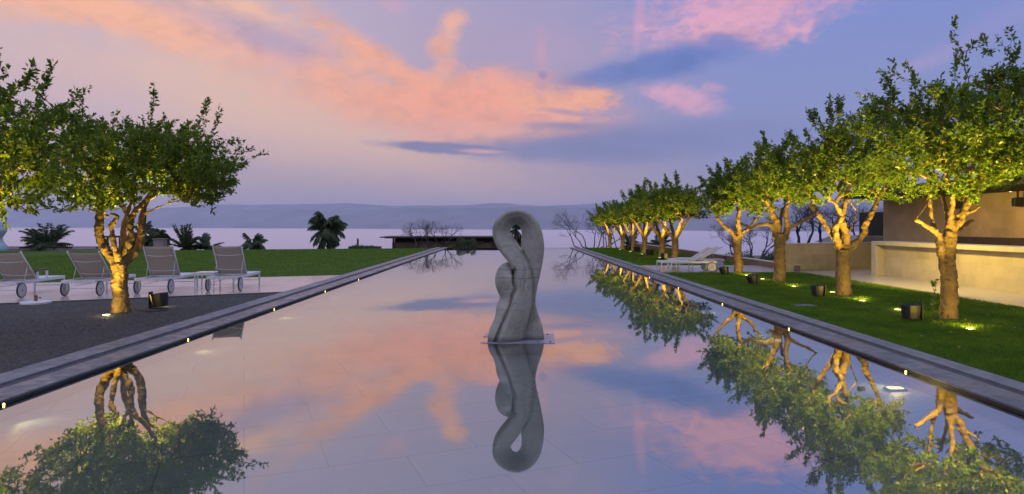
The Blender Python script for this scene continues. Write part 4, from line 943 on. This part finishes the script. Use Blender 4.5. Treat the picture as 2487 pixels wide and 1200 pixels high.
# ------------------------------------------------------------------ ground cover
def blades(name, P, h, label, wid=.004, seed=1, lean=.5):
    rg = np.random.default_rng(seed); n = len(P); hh = h*rg.uniform(.5, 1.3, n)
    a = rg.uniform(0, 2*PI, n); s = np.stack([np.cos(a), np.sin(a), np.zeros(n)], 1)*wid*rg.uniform(.7, 1.5, n)[:, None]
    tip = P+np.stack([rg.normal(0, lean, n)*hh, rg.normal(0, lean, n)*hh, hh], 1)
    V = np.stack([P-s, P+s, tip], 1).reshape(-1, 3); i = np.arange(n)*3
    o = npmesh(name, V, np.stack([i, i+1, i+2], 1), M['blade']); return tag(o, label, 'grass', None, 'stuff')
n = 170000; yy = 5+17*rng.uniform(0, 1, n)**1.5; xx = rng.uniform(XR, 9.78, n); blades('grass', np.stack([xx, yy, np.full(n, .048)], 1), .035, 'short grass blades of the near right lawn')
n = 40000; yy = rng.uniform(26.2, 46.5, n); xx = rng.uniform(XR, 9.6, n); blades('grass', np.stack([xx, yy, np.full(n, .048)], 1), .045, 'short grass blades of the far right lawn', .008, 2)
P = []
while len(P) < 60000:
    x = rng.uniform(-24, XL); y = rng.uniform(8, 45.5)
    if y > ly(x)+.0 and y < 46+(x+5)*.24: P.append((x, y, .048))
blades('grass', np.array(P), .045, 'short grass blades of the wide left lawn', .010, 3)
tu = []
for q in [(2357, 801), (2095, 732), (2022, 711), (1928, 697), (2250, 768), (1830, 668)]:
    x, y = gp(*q)
    for k in range(130):
        a = rng.uniform(0, 2*PI); r = .10+abs(rng.normal(0, .16)); tu.append((x+math.cos(a)*r*1.5, y+math.sin(a)*r, .048))
blades('grass', np.array(tu), .085, 'longer tufts of grass around the ground lights', .004, 4, .35)
# loose stones on the gravel
n = 42000; yy = 3.5+12.5*rng.uniform(0, 1, n); xx = XL-rng.uniform(0, 1, n)**1.2*11
ok = (yy < 13.28+(xx+10.28)*sA-.15); xx = xx[ok]; yy = yy[ok]; n = len(xx); r = rng.uniform(.006, .021, n); a = rng.uniform(0, 2*PI, n)
V = np.zeros((n, 5, 3)); 
for j in range(4):
    V[:, j, 0] = xx+np.cos(a+j*PI/2)*r*rng.uniform(.7, 1.3, n); V[:, j, 1] = yy+np.sin(a+j*PI/2)*r*rng.uniform(.7, 1.3, n); V[:, j, 2] = GZ-.013
V[:, 4, 0] = xx+rng.normal(0, .3, n)*r; V[:, 4, 1] = yy+rng.normal(0, .3, n)*r; V[:, 4, 2] = GZ-.012+r*rng.uniform(.4, .9, n)
i = np.arange(n)*5; Fq = np.concatenate([np.stack([i+j, i+(j+1) % 4, i+4], 1) for j in range(4)])
o = npmesh('gravel', V.reshape(-1, 3), Fq, M['stone']); tag(o, 'loose dark stones scattered on the gravel bed', 'gravel', None, 'stuff')
# sprouts at the foot of the big tree and fallen leaves
rg = np.random.default_rng(5); t = thing('sapling', 'leafy sprout growing at the foot of the big gnarled tree', 'plant', (7.12, 11.05, .04))
b = MB(); b.tube([(0, 0, 0), (-.03, 0, .2), (0, 0, .45), (.02, 0, .62)], [.006, .005, .004, .002], 5); b.build('stem', M['twig'], t)
n = 60; zz = rg.uniform(.1, .65, n); P = np.stack([rg.normal(0, .015, n), rg.normal(0, .015, n), zz], 1); D = rg.normal(size=(n, 3)); D[:, 2] = .3; L = rg.uniform(.05, .09, n); V, Fq = leaves(P, D, L, L*.26, rg); npmesh('foliage', V, Fq, M['leaf'], t)
for k, q in enumerate([(2395, 770), (2120, 760), (1890, 712), (2300, 812), (1840, 676), (2440, 845), (2060, 742), (2230, 822), (2330, 850), (1965, 690), (2460, 800)]):
    w = ['right of the big gnarled trunk', 'in front of the four-limbed tree', 'in front of the tree with the horizontal limb', 'beside the front ground light of the big tree', 'near the tilted flood light', 'at the right edge, nearest of all', 'by the trunk of the four-limbed tree', 'before the black flood light of the big tree', 'between coping and the front ground light', 'left of the flood light by the four-limbed tree', 'toward the patio at the right edge'][k]
    x, y = gp(*q); V, Fq = leaves(np.array([[0, 0, 0.]]), np.array([[1., 0, .1]]), np.array([.09]), np.array([.022]), rg)
    b = MB(); b.add([(0, 0, .03), (.04, .024, .045), (.09, 0, .035), (.04, -.024, .04)], [(0, 1, 2), (0, 2, 3)]); o = b.build('fallen_leaf', M['fall'], loc=(x, y, .045), rotz=k*1.7)
    tag(o, 'dry fallen leaf on the lawn '+w, 'leaf', 'fallen leaves on the lawn')
# ------------------------------------------------------------------ haze
HAZE = 4.2e-5
if HAZE:
    m = bpy.data.materials.new('haze'); m.use_nodes = True; k = G(m.node_tree); k.n.clear()
    v = k.node('ShaderNodeVolumePrincipled', {'Color': (.68, .76, .92, 1), 'Density': HAZE, 'Anisotropy': .2}); o_ = k.node('ShaderNodeOutputMaterial'); k.l.new(v.outputs[0], o_.inputs['Volume'])
    b = MB(); b.box(-46000, 46000, -60, 41000, -47, 1400); o = b.build('haze', m); tag(o, 'pale blue evening haze over the sea and mountains', 'haze', None, 'stuff')
scene.cycles.max_bounces = 8; scene.cycles.transparent_max_bounces = 12; scene.cycles.volume_bounces = 1; scene.cycles.caustics_reflective = False; scene.cycles.caustics_refractive = False
